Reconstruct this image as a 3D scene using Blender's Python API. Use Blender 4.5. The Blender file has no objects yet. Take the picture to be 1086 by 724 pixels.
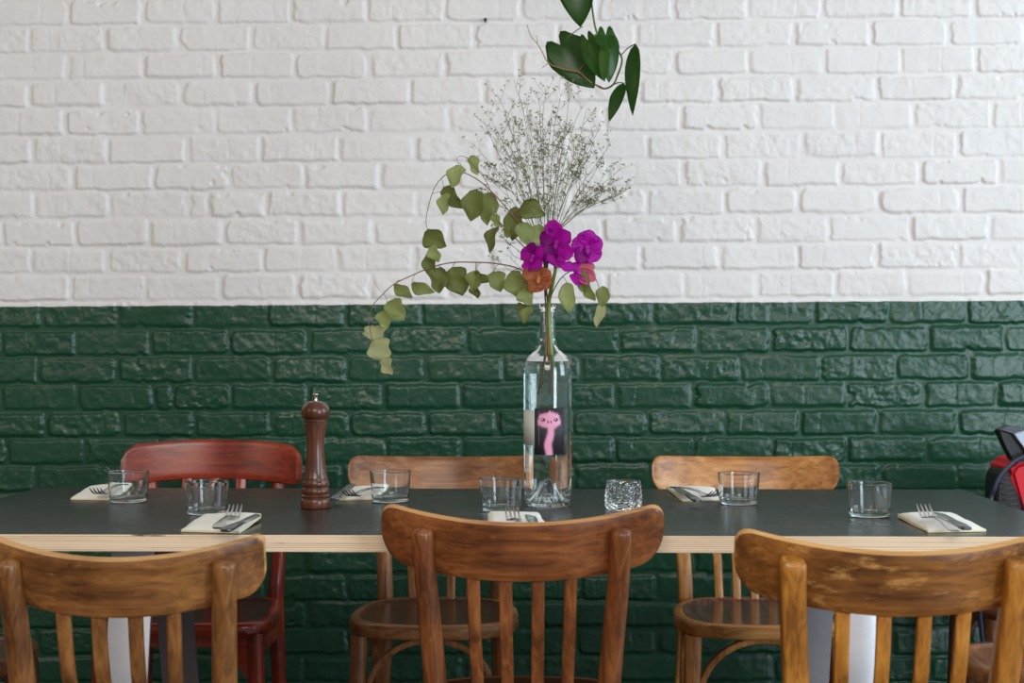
import bpy, bmesh, math, random
import numpy as np
from mathutils import Vector, Matrix, noise as mnoise

random.seed(7)
PI = math.pi
S = bpy.context.scene
C = S.collection
F = 1745.0                     # focal length in pixels of the 1086 x 724 frame
CAM = Vector((0, 0, 1.035))
YAW = math.radians(1.2)
FW = Vector((-math.sin(YAW), math.cos(YAW), 0)); RT = Vector((math.cos(YAW), math.sin(YAW), 0)); UP = Vector((0, 0, 1))
TZ = 0.74                      # table top height
Y_NEAR, Y_FAR, Y_WALL = 2.5, 3.3, 4.05

def P(px, py, d):
    """point seen at (px, py), d metres along the view"""
    return CAM + FW * d + RT * ((px - 543) / F * d) + UP * ((362 - py) / F * d)
def ray(px, py): return FW + RT * ((px - 543) / F) + UP * ((362 - py) / F)
def T(px, py, z=TZ):
    r = ray(px, py); return CAM + r * ((z - CAM.z) / r.z)
def W(px, py, y=Y_WALL):
    r = ray(px, py); return CAM + r * (y / r.y)

# ------------------------------------------------------------------ objects
def prop(o, label=None, cat=None, group=None, kind=None):
    if label: o['label'] = label
    if cat: o['category'] = cat
    if group: o['group'] = group
    if kind: o['kind'] = kind
    return o
def thing(name, loc, label, cat, group=None, rz=0):
    o = bpy.data.objects.new(name, None); C.objects.link(o)
    o.location = loc; o.rotation_euler = (0, 0, rz); o.empty_display_size = .05
    return prop(o, label, cat, group)
def wloc(o):
    v = Vector((0, 0, 0))
    while o: v = v + o.location; o = o.parent
    return v
def link(name, me, mats, parent=None, local=True, smooth=True, label=None):
    """link a mesh; local=False: its vertices are world points, give it an origin of its own"""
    if not isinstance(mats, (list, tuple)): mats = [mats]
    for m in mats: me.materials.append(m)
    if smooth:
        me.polygons.foreach_set('use_smooth', [True] * len(me.polygons))
    o = bpy.data.objects.new(name, me); C.objects.link(o)
    if parent: o.parent = parent
    if not local:
        c = Vector((0, 0, 0))
        n = len(me.vertices)
        for v in me.vertices: c += v.co
        c /= max(n, 1)
        me.transform(Matrix.Translation(-c))
        o.location = c - (wloc(parent) if parent else Vector((0, 0, 0)))
    if label: o['label'] = label
    return o
def fin(bm, name='m', recalc=True):
    if recalc: bmesh.ops.recalc_face_normals(bm, faces=bm.faces)
    me = bpy.data.meshes.new(name); bm.to_mesh(me); bm.free(); return me
def autosmooth(o, ang=35):
    me = o.data
    bm = bmesh.new(); bm.from_mesh(me)
    for e in bm.edges:
        if len(e.link_faces) == 2 and e.calc_face_angle(0) > math.radians(ang): e.smooth = False
    bm.to_mesh(me); bm.free(); return o

# ------------------------------------------------------------------ mesh helpers
def tube(bm, pts, rad, seg=8, sx=1.0, mi=0, cap=True):
    """round tube through pts; rad a number or list"""
    pts = [Vector(p) for p in pts]; n = len(pts)
    if not isinstance(rad, (list, tuple)): rad = [rad] * n
    rings = []; nrm = None
    for i, p in enumerate(pts):
        t = (pts[min(i + 1, n - 1)] - pts[max(i - 1, 0)]).normalized()
        if nrm is None:
            a = Vector((0, 0, 1)) if abs(t.z) < .9 else Vector((1, 0, 0))
            nrm = (a - t * a.dot(t)).normalized()
        else:
            nrm = (nrm - t * nrm.dot(t)).normalized()
        b = t.cross(nrm)
        rings.append([bm.verts.new(p + (nrm * math.cos(2 * PI * k / seg) * sx + b * math.sin(2 * PI * k / seg)) * rad[i]) for k in range(seg)])
    for i in range(n - 1):
        for k in range(seg):
            f = bm.faces.new((rings[i][k], rings[i][(k + 1) % seg], rings[i + 1][(k + 1) % seg], rings[i + 1][k])); f.material_index = mi
    if cap:
        bm.faces.new(list(reversed(rings[0]))).material_index = mi; bm.faces.new(rings[-1]).material_index = mi
def sweep_rect(bm, pts, wdir, w, t, rnd=.25, mi=0):
    """bar of rounded rectangular section; wdir = width direction; w,t lists or numbers"""
    pts = [Vector(p) for p in pts]; n = len(pts); wd = Vector(wdir).normalized()
    w = w if isinstance(w, (list, tuple)) else [w] * n
    t = t if isinstance(t, (list, tuple)) else [t] * n
    rings = []
    for i, p in enumerate(pts):
        tg = (pts[min(i + 1, n - 1)] - pts[max(i - 1, 0)]).normalized()
        a = (wd - tg * wd.dot(tg)).normalized(); b = tg.cross(a)
        hw, ht = w[i] / 2, t[i] / 2; r = min(hw, ht) * rnd
        sec = []
        for (cx, cy, a0) in ((hw - r, ht - r, 0), (-hw + r, ht - r, 90), (-hw + r, -ht + r, 180), (hw - r, -ht + r, 270)):
            for q in (0, 45, 90):
                an = math.radians(a0 + q); sec.append((cx + r * math.cos(an), cy + r * math.sin(an)))
        rings.append([bm.verts.new(p + a * x + b * y) for x, y in sec])
    m = len(rings[0])
    for i in range(n - 1):
        for k in range(m):
            bm.faces.new((rings[i][k], rings[i][(k + 1) % m], rings[i + 1][(k + 1) % m], rings[i + 1][k])).material_index = mi
    bm.faces.new(list(reversed(rings[0]))).material_index = mi; bm.faces.new(rings[-1]).material_index = mi
def lathe(bm, prof, seg=48, c=(0, 0, 0), mi=0):
    """prof: (r, z) list; r=0 ends close"""
    c = Vector(c); rings = []
    for r, z in prof:
        if r < 1e-6: rings.append([bm.verts.new(c + Vector((0, 0, z)))])
        else: rings.append([bm.verts.new(c + Vector((r * math.cos(2 * PI * k / seg), r * math.sin(2 * PI * k / seg), z))) for k in range(seg)])
    for a, b in zip(rings[:-1], rings[1:]):
        for k in range(seg):
            k2 = (k + 1) % seg
            if len(a) == 1 and len(b) == 1: continue
            if len(a) == 1: f = (a[0], b[k2], b[k])
            elif len(b) == 1: f = (a[k], a[k2], b[0])
            else: f = (a[k], a[k2], b[k2], b[k])
            bm.faces.new(f).material_index = mi
def supp(prof, minlen=.004, e=.0005):
    out = [prof[0]]
    for a, b in zip(prof[:-1], prof[1:]):
        l = math.hypot(b[0] - a[0], b[1] - a[1])
        if l > minlen:
            for f in (e / l, 1 - e / l): out.append((a[0] + (b[0] - a[0]) * f, a[1] + (b[1] - a[1]) * f))
        out.append(b)
    return out
def bez(pts, n=24):
    """Catmull-Rom through the points"""
    pts = [Vector(p) for p in pts]; out = []
    P0 = [pts[0] * 2 - pts[1]] + pts + [pts[-1] * 2 - pts[-2]]
    m = len(pts) - 1
    for s in range(n + 1):
        u = s / n * m; i = min(int(u), m - 1); t = u - i
        a, b, c, d = P0[i], P0[i + 1], P0[i + 2], P0[i + 3]
        out.append(.5 * ((2 * b) + (c - a) * t + (2 * a - 5 * b + 4 * c - d) * t * t + (3 * b - a - 3 * c + d) * t ** 3))
    return out
def box(bm, lo, hi, mi=0, bev=0):
    r = bmesh.ops.create_cube(bm, size=1)
    vs = r['verts']
    for v in vs:
        v.co = Vector([lo[i] + (v.co[i] + .5) * (hi[i] - lo[i]) for i in range(3)])
    es = set(e for v in vs for e in v.link_edges)
    for f in set(f for v in vs for f in v.link_faces): f.material_index = mi
    if bev:
        bmesh.ops.bevel(bm, geom=list(es), offset=bev, segments=2, affect='EDGES')
def prism(bm, pts, ext, mi=0):
    a = [bm.verts.new(p) for p in pts]; b = [bm.verts.new(Vector(p) + Vector(ext)) for p in pts]
    bm.faces.new(a).material_index = mi; bm.faces.new(list(reversed(b))).material_index = mi
    n = len(a)
    for i in range(n): bm.faces.new((a[i], b[i], b[(i + 1) % n], a[(i + 1) % n])).material_index = mi

# ------------------------------------------------------------------ materials
def srgb(r, g, b):
    f = lambda c: (c / 255 / 12.92) if c / 255 <= .04045 else ((c / 255 + .055) / 1.055) ** 2.4
    return (f(r), f(g), f(b), 1)
def newmat(name):
    m = bpy.data.materials.new(name); m.use_nodes = True
    nt = m.node_tree; b = nt.nodes['Principled BSDF']; return m, nt, b
def pbr(name, col, rough=.5, metal=0, spec=.5, coat=0, trans=0, ior=1.5, sss=0, noise_amt=0, nscale=20, bump=0, bscale=60, thin=None):
    m, nt, b = newmat(name); N = nt.nodes; L = nt.links
    b.inputs['Base Color'].default_value = col
    b.inputs['Roughness'].default_value = rough; b.inputs['Metallic'].default_value = metal
    b.inputs['Specular IOR Level'].default_value = spec; b.inputs['Coat Weight'].default_value = coat
    b.inputs['Coat Roughness'].default_value = .15
    b.inputs['Transmission Weight'].default_value = trans; b.inputs['IOR'].default_value = ior
    tc = N.new('ShaderNodeTexCoord')
    if noise_amt:
        nz = N.new('ShaderNodeTexNoise'); nz.inputs['Scale'].default_value = nscale; nz.inputs['Detail'].default_value = 5
        L.new(tc.outputs['Object'], nz.inputs['Vector'])
        mx = N.new('ShaderNodeMix'); mx.data_type = 'RGBA'; mx.blend_type = 'MIX'
        mx.inputs[6].default_value = tuple(c * (1 - noise_amt) for c in col[:3]) + (1,)
        mx.inputs[7].default_value = tuple(min(1, c * (1 + noise_amt)) for c in col[:3]) + (1,)
        L.new(nz.outputs['Fac'], mx.inputs[0]); L.new(mx.outputs[2], b.inputs['Base Color'])
    if bump:
        nb = N.new('ShaderNodeTexNoise'); nb.inputs['Scale'].default_value = bscale; nb.inputs['Detail'].default_value = 4
        L.new(tc.outputs['Object'], nb.inputs['Vector'])
        bp = N.new('ShaderNodeBump'); bp.inputs['Strength'].default_value = bump; bp.inputs['Distance'].default_value = .002
        L.new(nb.outputs['Fac'], bp.inputs['Height']); L.new(bp.outputs['Normal'], b.inputs['Normal'])
    return m
def wood(name, dark, mid, light, axis='x', rough=.35, coat=.3, wear=None, wear_amt=.5, fine=1.0):
    m, nt, b = newmat(name); N = nt.nodes; L = nt.links
    tc = N.new('ShaderNodeTexCoord'); mp = N.new('ShaderNodeMapping')
    lo, hi = 3.5, 85.0 * fine
    mp.inputs['Scale'].default_value = {'x': (lo, hi, hi), 'y': (hi, lo, hi), 'z': (hi, hi, lo)}[axis]
    L.new(tc.outputs['Object'], mp.inputs['Vector'])
    g = N.new('ShaderNodeTexNoise'); g.inputs['Scale'].default_value = 1; g.inputs['Detail'].default_value = 6; g.inputs['Roughness'].default_value = .65; g.inputs['Distortion'].default_value = .6
    L.new(mp.outputs['Vector'], g.inputs['Vector'])
    big = N.new('ShaderNodeTexNoise'); big.inputs['Scale'].default_value = 9; big.inputs['Detail'].default_value = 3
    L.new(tc.outputs['Object'], big.inputs['Vector'])
    ad = N.new('ShaderNodeMath'); ad.operation = 'MULTIPLY_ADD'; ad.inputs[1].default_value = .55
    L.new(g.outputs['Fac'], ad.inputs[0])
    bm_ = N.new('ShaderNodeMath'); bm_.operation = 'MULTIPLY'; bm_.inputs[1].default_value = .45
    L.new(big.outputs['Fac'], bm_.inputs[0]); L.new(bm_.outputs[0], ad.inputs[2])
    cr = N.new('ShaderNodeValToRGB'); e = cr.color_ramp.elements
    e[0].position = .39; e[0].color = dark; e[1].position = .62; e[1].color = light
    x = e.new(.5); x.color = mid
    L.new(ad.outputs[0], cr.inputs['Fac'])
    out = cr.outputs['Color']
    if wear:
        wn = N.new('ShaderNodeTexNoise'); wn.inputs['Scale'].default_value = 1.0; wn.inputs['Detail'].default_value = 8; wn.inputs['Roughness'].default_value = .7
        mp2 = N.new('ShaderNodeMapping'); mp2.inputs['Scale'].default_value = {'x': (14, 50, 50), 'y': (50, 14, 50), 'z': (50, 50, 14)}[axis]
        L.new(tc.outputs['Object'], mp2.inputs['Vector']); L.new(mp2.outputs['Vector'], wn.inputs['Vector'])
        wr = N.new('ShaderNodeValToRGB'); wr.color_ramp.elements[0].position = .68 - .2 * wear_amt; wr.color_ramp.elements[1].position = .80 - .15 * wear_amt
        L.new(wn.outputs['Fac'], wr.inputs['Fac'])
        mx = N.new('ShaderNodeMix'); mx.data_type = 'RGBA'; mx.inputs[7].default_value = wear
        L.new(wr.outputs['Color'], mx.inputs[0]); L.new(out, mx.inputs[6]); out = mx.outputs[2]
    L.new(out, b.inputs['Base Color'])
    b.inputs['Roughness'].default_value = rough; b.inputs['Coat Weight'].default_value = coat * .5; b.inputs['Coat Roughness'].default_value = .2; b.inputs['Specular IOR Level'].default_value = .38
    bp = N.new('ShaderNodeBump'); bp.inputs['Strength'].default_value = .25; bp.inputs['Distance'].default_value = .001
    L.new(g.outputs['Fac'], bp.inputs['Height']); L.new(bp.outputs['Normal'], b.inputs['Normal'])
    return m

GLASS = pbr('clear_glass', (.97, .99, .985, 1), rough=.0, trans=1, ior=1.48)
WATER = pbr('water', (.93, .985, .99, 1), rough=0, trans=1, ior=1.33)
STEEL = pbr('cutlery_steel', srgb(200, 198, 194), rough=.22, metal=1)
HANDLE_DK = pbr('knife_handle_steel', srgb(120, 122, 126), rough=.3, metal=1)
NAPKIN = pbr('cream_paper_napkin', srgb(250, 247, 236), rough=.9, spec=.2, bump=.3, bscale=400)
NAPEDGE = pbr('napkin_fold_edge', srgb(240, 226, 186), rough=.9, spec=.2)

# ------------------------------------------------------------------ wall
def vnoise(x, y, seed=0):
    """smooth value noise, numpy"""
    xi = np.floor(x).astype(np.int64); yi = np.floor(y).astype(np.int64)
    fx = x - xi; fy = y - yi
    fx = fx * fx * fx * (fx * (fx * 6 - 15) + 10); fy = fy * fy * fy * (fy * (fy * 6 - 15) + 10)
    def h(a, b):
        n = (a * 374761393 + b * 668265263 + seed * 1442695041) & 0x7fffffff
        n = ((n ^ (n >> 13)) * 1274126177) & 0x7fffffff
        n = ((n ^ (n >> 15)) * 2246822519) & 0x7fffffff
        return ((n ^ (n >> 16)) & 0xffff) / 65535.0 * 2 - 1
    a = h(xi, yi); b = h(xi + 1, yi); c = h(xi, yi + 1); d = h(xi + 1, yi + 1)
    return (a * (1 - fx) + b * fx) * (1 - fy) + (c * (1 - fx) + d * fx) * fy
def fbm(x, y, s, o=4, seed=0, g=.5):
    t = 0; a = 1; tot = 0
    for k in range(o):
        t = t + a * vnoise(x * s + 17.3 * k, y * s - 9.1 * k, seed + k); tot += a; a *= g; s *= 2.03
    return t / tot

ROWS = [  # (bottom y at px 40, bottom y at px 1040, joints in px)
 (27, 17.5, [-8, 72.7, 152, 229.5, 308.7, 390, 472.4, 553, 634, 714, 792.6, 871.7, 954, 1033, 1114]),
 (55.4, 47.7, [-50, 31.5, 111, 189.5, 266.8, 344.8, 421.6, 503.3, 591, 675, 759, 842, 923, 1005.8, 1087]),
 (84.6, 77.3, [-8, 72, 152.6, 231.5, 312.5, 391, 472.4, 551, 635, 716, 794, 874, 955.5, 1035, 1116]),
 (113.4, 106.2, [-50, 31, 111.4, 192.8, 270, 351, 435, 513.6, 599, 679, 761.7, 843, 929.7, 1013.5, 1095]),
 (143, 136.6, [-11, 69.6, 149.5, 229.4, 310, 391, 476, 560, 642, 723, 805, 886, 968.4, 1052, 1134]),
 (173.4, 166.3, [-46, 34.8, 114.7, 198.5, 277, 360, 440, 524, 605, 687, 767, 851, 933.6, 1016, 1098]),
 (201.8, 196, [-5, 78.6, 163, 243.6, 323, 404, 485, 565, 645, 724.3, 809.5, 891, 976, 1060, 1142]),
 (232.2, 224.5, [-44, 37, 117.3, 199.8, 221.7, 283, 362.8, 442.7, 523, 607, 685.7, 768, 846, 932, 1018.7, 1100]),
 (261.3, 255, [-78, 2.6, 80.4, 158.5, 237.7, 317.7, 396.3, 476, 560, 639, 719, 800.4, 879.5, 965.8, 1049.6, 1131]),
 (290.2, 283.7, [-47, 33.5, 113.4, 194.6, 279, 357.7, 439, 519, 600, 680.5, 763, 846, 929.7, 1016, 1098]),
 (318.5, 313.4, [-7, 74.8, 154, 233.3, 316.4, 393.7, 476, 558, 643, 725.6, 803, 886, 962, 1044.5, 1126]),
 (347, 343, [-36, 45, 126, 206, 284, 366.7, 448, 527.8, 611, 693.4, 779.8, 864, 942.6, 1025, 1107]),
 (376.5, 372, [-79, 1.3, 81, 160, 243.6, 328, 410, 494, 575, 656, 739.8, 817.6, 900, 985, 1065, 1147]),
 (406.7, 401.5, [-40, 41, 125, 205, 289, 368, 451.7, 534, 616, 700, 785, 870.4, 950, 1029, 1111]),
 (435, 430.6, [-80, 1, 82.5, 163.7, 184, 245, 326.7, 406.6, 489, 572, 653, 734.6, 817.8, 897.5, 978.7, 1058.6, 1140]),
 (463.4, 459.5, [-32, 49, 129, 206, 289, 370.5, 453, 527.8, 608, 687, 769, 848.5, 931, 1015, 1097]),
 (492, 489, [-74, 7.7, 90, 170, 250, 330, 410, 490, 571, 653, 734.6, 819, 897.5, 982.6, 1066, 1148]),
 (521, 519, [-43, 38.7, 119, 200, 281, 363, 445, 527, 609, 690, 772, 854, 935, 1016, 1098]),
]
yb = 521
for i, k in enumerate(range(19, 28)):
    yb += 28.7
    off = 324 if k % 2 else 367
    js = [off + 82.5 * q + random.uniform(-3, 3) for q in range(-6, 11)]
    ROWS.append((yb, yb - 1.5 + .3 * i, js))
mL = []
for bl, br, _ in ROWS[:18]:
    a = W(40, bl); b = W(1040, br); mL.append((b.z - a.z) / (b.x - a.x))
SL = sum(mL) / len(mL)
PITCH = None
rows = []
for bl, br, js in ROWS:
    a = W(40, bl); b = W(1040, br)
    v = ((a.z - SL * a.x) + (b.z - SL * b.x)) / 2
    yc = (bl + br) / 2 - 14
    jx = [W(j, yc).x for j in js]
    rows.append([v, jx])
PITCH = (rows[0][0] - rows[17][0]) / 17
BL = .193
top = rows[0][0]
for i in range(14):                                    # rows above the frame
    top += PITCH; off = rows[0][1][3] + (BL / 2 if i % 2 == 0 else 0)
    rows.insert(0, [top, [off + BL * q + random.uniform(-.007, .007) for q in range(-8, 12)]])
low = rows[-1][0]
for r in rows:                                          # stretch every row past the frame
    while r[1][0] > -2.7: r[1].insert(0, r[1][0] - BL + random.uniform(-.006, .006))
    while r[1][-1] < 2.9: r[1].append(r[1][-1] + BL + random.uniform(-.006, .006))
rows.sort(key=lambda r: r[0])
PAINT_L = W(40, 325); PAINT_R = W(1040, 319)
PSL = (PAINT_R.z - PAINT_L.z) / (PAINT_R.x - PAINT_L.x); PZ0 = PAINT_L.z - PSL * PAINT_L.x

def build_wall():
    fine = .0028
    xs = np.concatenate([np.arange(-2.6, -1.36, .012), np.arange(-1.36, 1.36, fine), np.arange(1.36, 2.8, .012)])
    zs = np.concatenate([np.arange(0, .17, .008), np.arange(.17, 1.90, fine), np.arange(1.90, 2.70, .012), [2.70]])
    X, Z = np.meshgrid(xs, zs)
    wx = X + .0046 * fbm(X, Z, 42, 3, 11) + .0014 * fbm(X, Z, 170, 2, 12)
    V = Z - SL * X
    wv = V + .0040 * fbm(X, Z, 34, 3, 21) + .0012 * fbm(X, Z, 160, 2, 22)
    H = np.zeros_like(X)
    rng = np.random.RandomState(4)
    vb = np.array([r[0] for r in rows])
    ridx = np.searchsorted(vb, wv) - 1
    rough = fbm(X, Z, 60, 5, 31, .55); mid = fbm(X, Z, 16, 3, 41); chip = fbm(X, Z, 30, 3, 51); fineN = fbm(X, Z, 190, 3, 55)
    for i in range(len(rows)):
        m = ridx == i
        if not m.any(): continue
        js = np.array(rows[i][1]); n = len(js) - 1
        x = wx[m]; v = wv[m] - rows[i][0]
        ph = (rows[i + 1][0] - rows[i][0]) if i + 1 < len(rows) else PITCH
        k = np.clip(np.searchsorted(js, x) - 1, 0, n - 1)
        gap = .0052 + .003 * rng.rand(n + 1)
        ra = rng.rand(n, 10)
        l = (js[:-1] + gap[:-1])[k]; r = (js[1:] - gap[1:])[k]
        bh = ph * (.79 + .07 * ra[:, 0])[k]; b0 = ph * (.01 + .05 * ra[:, 1])[k]
        cx = (l + r) / 2; hx = (r - l) / 2; cy = b0 + bh / 2; hy = bh / 2
        rad = (.004 + .012 * ra[:, 2] ** 2)[k]
        qx = np.abs(x - cx) - hx + rad; qy = np.abs(v - cy) - hy + rad
        sd = np.hypot(np.maximum(qx, 0), np.maximum(qy, 0)) + np.minimum(np.maximum(qx, qy), 0) - rad
        sd = sd + np.maximum(chip[m] - .28 - .5 * ra[k, 3], 0) * .035      # broken corners and edges
        ew = (.0045 + .010 * ra[:, 4] ** 1.5)[k]
        s = np.clip(-sd / ew + .45, 0, 1); s = s * s * (3 - 2 * s)
        ht = (.0036 + .0056 * ra[:, 5])[k]
        tiltx = ((ra[:, 6] - .5) * .0045)[k] * (x - cx) / hx; tilty = ((ra[:, 7] - .55) * .0035)[k] * (v - cy) / hy
        face = ht + tiltx + tilty + (.0006 + .0021 * ra[k, 8] ** 1.5) * rough[m] * 1.2 + .0010 * mid[m] + .00025 * fineN[m]
        crx = cx + hx * ((ra[:, 9] - .5) * 1.3)[k] + .003 * rough[m]      # a soft crease across some bricks
        crease = np.exp(-((x - crx) / .0022) ** 2) * (.0014 * (ra[k, 3] > .55))
        face = face - crease
        # pressed hollow by the edges of some bricks
        H[m] = s * face
    H *= .70
    H += .0007 * mid + .00035 * rough + .0005 * fbm(X, Z, 5, 2, 61)
    Yv = Y_WALL - H
    nz, nx = X.shape
    co = np.stack([X, Yv, Z], -1).reshape(-1, 3).astype(np.float32)
    idx = np.arange(nz * nx).reshape(nz, nx)
    q = np.stack([idx[:-1, :-1], idx[:-1, 1:], idx[1:, 1:], idx[1:, :-1]], -1).reshape(-1, 4)
    # solid wall: back plate
    nb = len(co)
    yb_ = Y_WALL + .12
    x0, x1, z0, z1 = xs[0], xs[-1], zs[0], zs[-1]
    me = bpy.data.meshes.new('wall')
    me.vertices.add(len(co)); me.vertices.foreach_set('co', co.ravel())
    me.loops.add(q.size); me.loops.foreach_set('vertex_index', q.ravel().astype(np.int32))
    me.polygons.add(len(q)); me.polygons.foreach_set('loop_start', np.arange(0, q.size, 4, dtype=np.int32))
    me.polygons.foreach_set('loop_total', np.full(len(q), 4, dtype=np.int32))
    me.update(calc_edges=True); me.validate()
    return me

def wall_material():
    m, nt, b = newmat('painted_brick'); N = nt.nodes; L = nt.links
    tc = N.new('ShaderNodeTexCoord'); sp = N.new('ShaderNodeSeparateXYZ'); L.new(tc.outputs['Object'], sp.inputs[0])
    ma = N.new('ShaderNodeMath'); ma.operation = 'MULTIPLY_ADD'; ma.inputs[1].default_value = -PSL
    L.new(sp.outputs['X'], ma.inputs[0]); L.new(sp.outputs['Z'], ma.inputs[2])
    nz = N.new('ShaderNodeTexNoise'); nz.inputs['Scale'].default_value = 25
    L.new(tc.outputs['Object'], nz.inputs['Vector'])
    nm = N.new('ShaderNodeMath'); nm.operation = 'MULTIPLY_ADD'; nm.inputs[1].default_value = .006
    L.new(nz.outputs['Fac'], nm.inputs[0]); L.new(ma.outputs[0], nm.inputs[2])
    gt = N.new('ShaderNodeMath'); gt.operation = 'GREATER_THAN'; gt.inputs[1].default_value = PZ0 + .003
    L.new(nm.outputs[0], gt.inputs[0])
    n2 = N.new('ShaderNodeTexNoise'); n2.inputs['Scale'].default_value = 6; n2.inputs['Detail'].default_value = 4
    L.new(tc.outputs['Object'], n2.inputs['Vector'])
    def pair(a, c):
        x = N.new('ShaderNodeMix'); x.data_type = 'RGBA'; x.inputs[6].default_value = a; x.inputs[7].default_value = c
        L.new(n2.outputs['Fac'], x.inputs[0]); return x.outputs[2]
    gcol = pair(srgb(24, 66, 46), srgb(29, 75, 54)); wcol = pair(srgb(223, 219, 216), srgb(231, 228, 225))
    mx = N.new('ShaderNodeMix'); mx.data_type = 'RGBA'; L.new(gt.outputs[0], mx.inputs[0]); L.new(gcol, mx.inputs[6]); L.new(wcol, mx.inputs[7])
    L.new(mx.outputs[2], b.inputs['Base Color']); b.inputs['Specular IOR Level'].default_value = .42
    rr = N.new('ShaderNodeMapRange'); rr.inputs['To Min'].default_value = .27; rr.inputs['To Max'].default_value = .55
    L.new(gt.outputs[0], rr.inputs['Value']); L.new(rr.outputs[0], b.inputs['Roughness'])
    nb = N.new('ShaderNodeTexNoise'); nb.inputs['Scale'].default_value = 260; nb.inputs['Detail'].default_value = 4; nb.inputs['Roughness'].default_value = .6
    L.new(tc.outputs['Object'], nb.inputs['Vector'])
    bp = N.new('ShaderNodeBump'); bp.inputs['Strength'].default_value = .35; bp.inputs['Distance'].default_value = .0012
    L.new(nb.outputs['Fac'], bp.inputs['Height']); L.new(bp.outputs['Normal'], b.inputs['Normal'])
    return m
wl = link('wall_back', build_wall(), wall_material()); prop(wl, 'painted brick wall, white above and dark green below', kind='structure')

# floor and ceiling
bm = bmesh.new(); box(bm, (-2.6, -1.2, -.05), (2.8, 4.17, 0))
o = link('floor', fin(bm), wood('floor_boards', srgb(60, 42, 30), srgb(84, 60, 42), srgb(110, 82, 58), 'x', rough=.4), smooth=False); prop(o, 'dark wooden floor', kind='structure')
bm = bmesh.new(); box(bm, (-2.6, 3.0, 2.70), (2.8, 4.17, 2.76))
o = link('ceiling', fin(bm), pbr('ceiling_paint', srgb(225, 222, 218), rough=.8), smooth=False); prop(o, 'white ceiling strip by the brick wall', kind='structure')

# small nail in the white brick
p = W(515, 23, Y_WALL)
t = thing('nail', (p.x, Y_WALL, p.z), 'small dark nail in the white brick wall, left of the hanging plant', 'nail')
bm = bmesh.new(); tube(bm, [(0, .004, 0), (0, -.016, .002)], .0022, 8); tube(bm, [(0, -.015, .002), (0, -.018, .002)], .0042, 10)
link('shank', fin(bm), pbr('nail_metal', srgb(70, 62, 60), rough=.5, metal=.7), t)

# ------------------------------------------------------------------ table
XR = T(1022, 519).x; XL = T(36, 518).x
TT = .0255
def ply_material():
    m, nt, b = newmat('plywood_edge'); N = nt.nodes; L = nt.links
    tc = N.new('ShaderNodeTexCoord'); mp = N.new('ShaderNodeMapping'); mp.inputs['Scale'].default_value = (4, 4, 420)
    L.new(tc.outputs['Object'], mp.inputs['Vector'])
    g = N.new('ShaderNodeTexNoise'); g.inputs['Scale'].default_value = 1; g.inputs['Detail'].default_value = 5; g.inputs['Roughness'].default_value = .6
    L.new(mp.outputs['Vector'], g.inputs['Vector'])
    wv = N.new('ShaderNodeTexWave'); wv.bands_direction = 'Z'; wv.inputs['Scale'].default_value = 95; wv.inputs['Distortion'].default_value = 1.2; wv.inputs['Detail'].default_value = 2; wv.inputs['Detail Scale'].default_value = .4
    L.new(tc.outputs['Object'], wv.inputs['Vector'])
    mul = N.new('ShaderNodeMath'); mul.operation = 'MULTIPLY_ADD'; mul.inputs[1].default_value = .35; L.new(wv.outputs['Fac'], mul.inputs[0])
    m2 = N.new('ShaderNodeMath'); m2.operation = 'MULTIPLY'; m2.inputs[1].default_value = .75; L.new(g.outputs['Fac'], m2.inputs[0]); L.new(m2.outputs[0], mul.inputs[2])
    cr = N.new('ShaderNodeValToRGB'); e = cr.color_ramp.elements
    e[0].position = .22; e[0].color = srgb(176, 140, 108); e[1].position = .62; e[1].color = srgb(236, 214, 184); x = e.new(.42); x.color = srgb(220, 190, 156)
    L.new(mul.outputs[0], cr.inputs['Fac'])
    mp3 = N.new('ShaderNodeMapping'); mp3.inputs['Scale'].default_value = (9, 9, 110); L.new(tc.outputs['Object'], mp3.inputs['Vector'])
    kn = N.new('ShaderNodeTexNoise'); kn.inputs['Scale'].default_value = 1; kn.inputs['Detail'].default_value = 4; L.new(mp3.outputs['Vector'], kn.inputs['Vector'])
    kr = N.new('ShaderNodeValToRGB'); kr.color_ramp.elements[0].position = .67; kr.color_ramp.elements[1].position = .70; L.new(kn.outputs['Fac'], kr.inputs['Fac'])
    mx = N.new('ShaderNodeMix'); mx.data_type = 'RGBA'; mx.inputs[7].default_value = srgb(96, 52, 38)
    L.new(kr.outputs['Color'], mx.inputs[0]); L.new(cr.outputs['Color'], mx.inputs[6]); L.new(mx.outputs[2], b.inputs['Base Color'])
    b.inputs['Roughness'].default_value = .6
    return m
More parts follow.
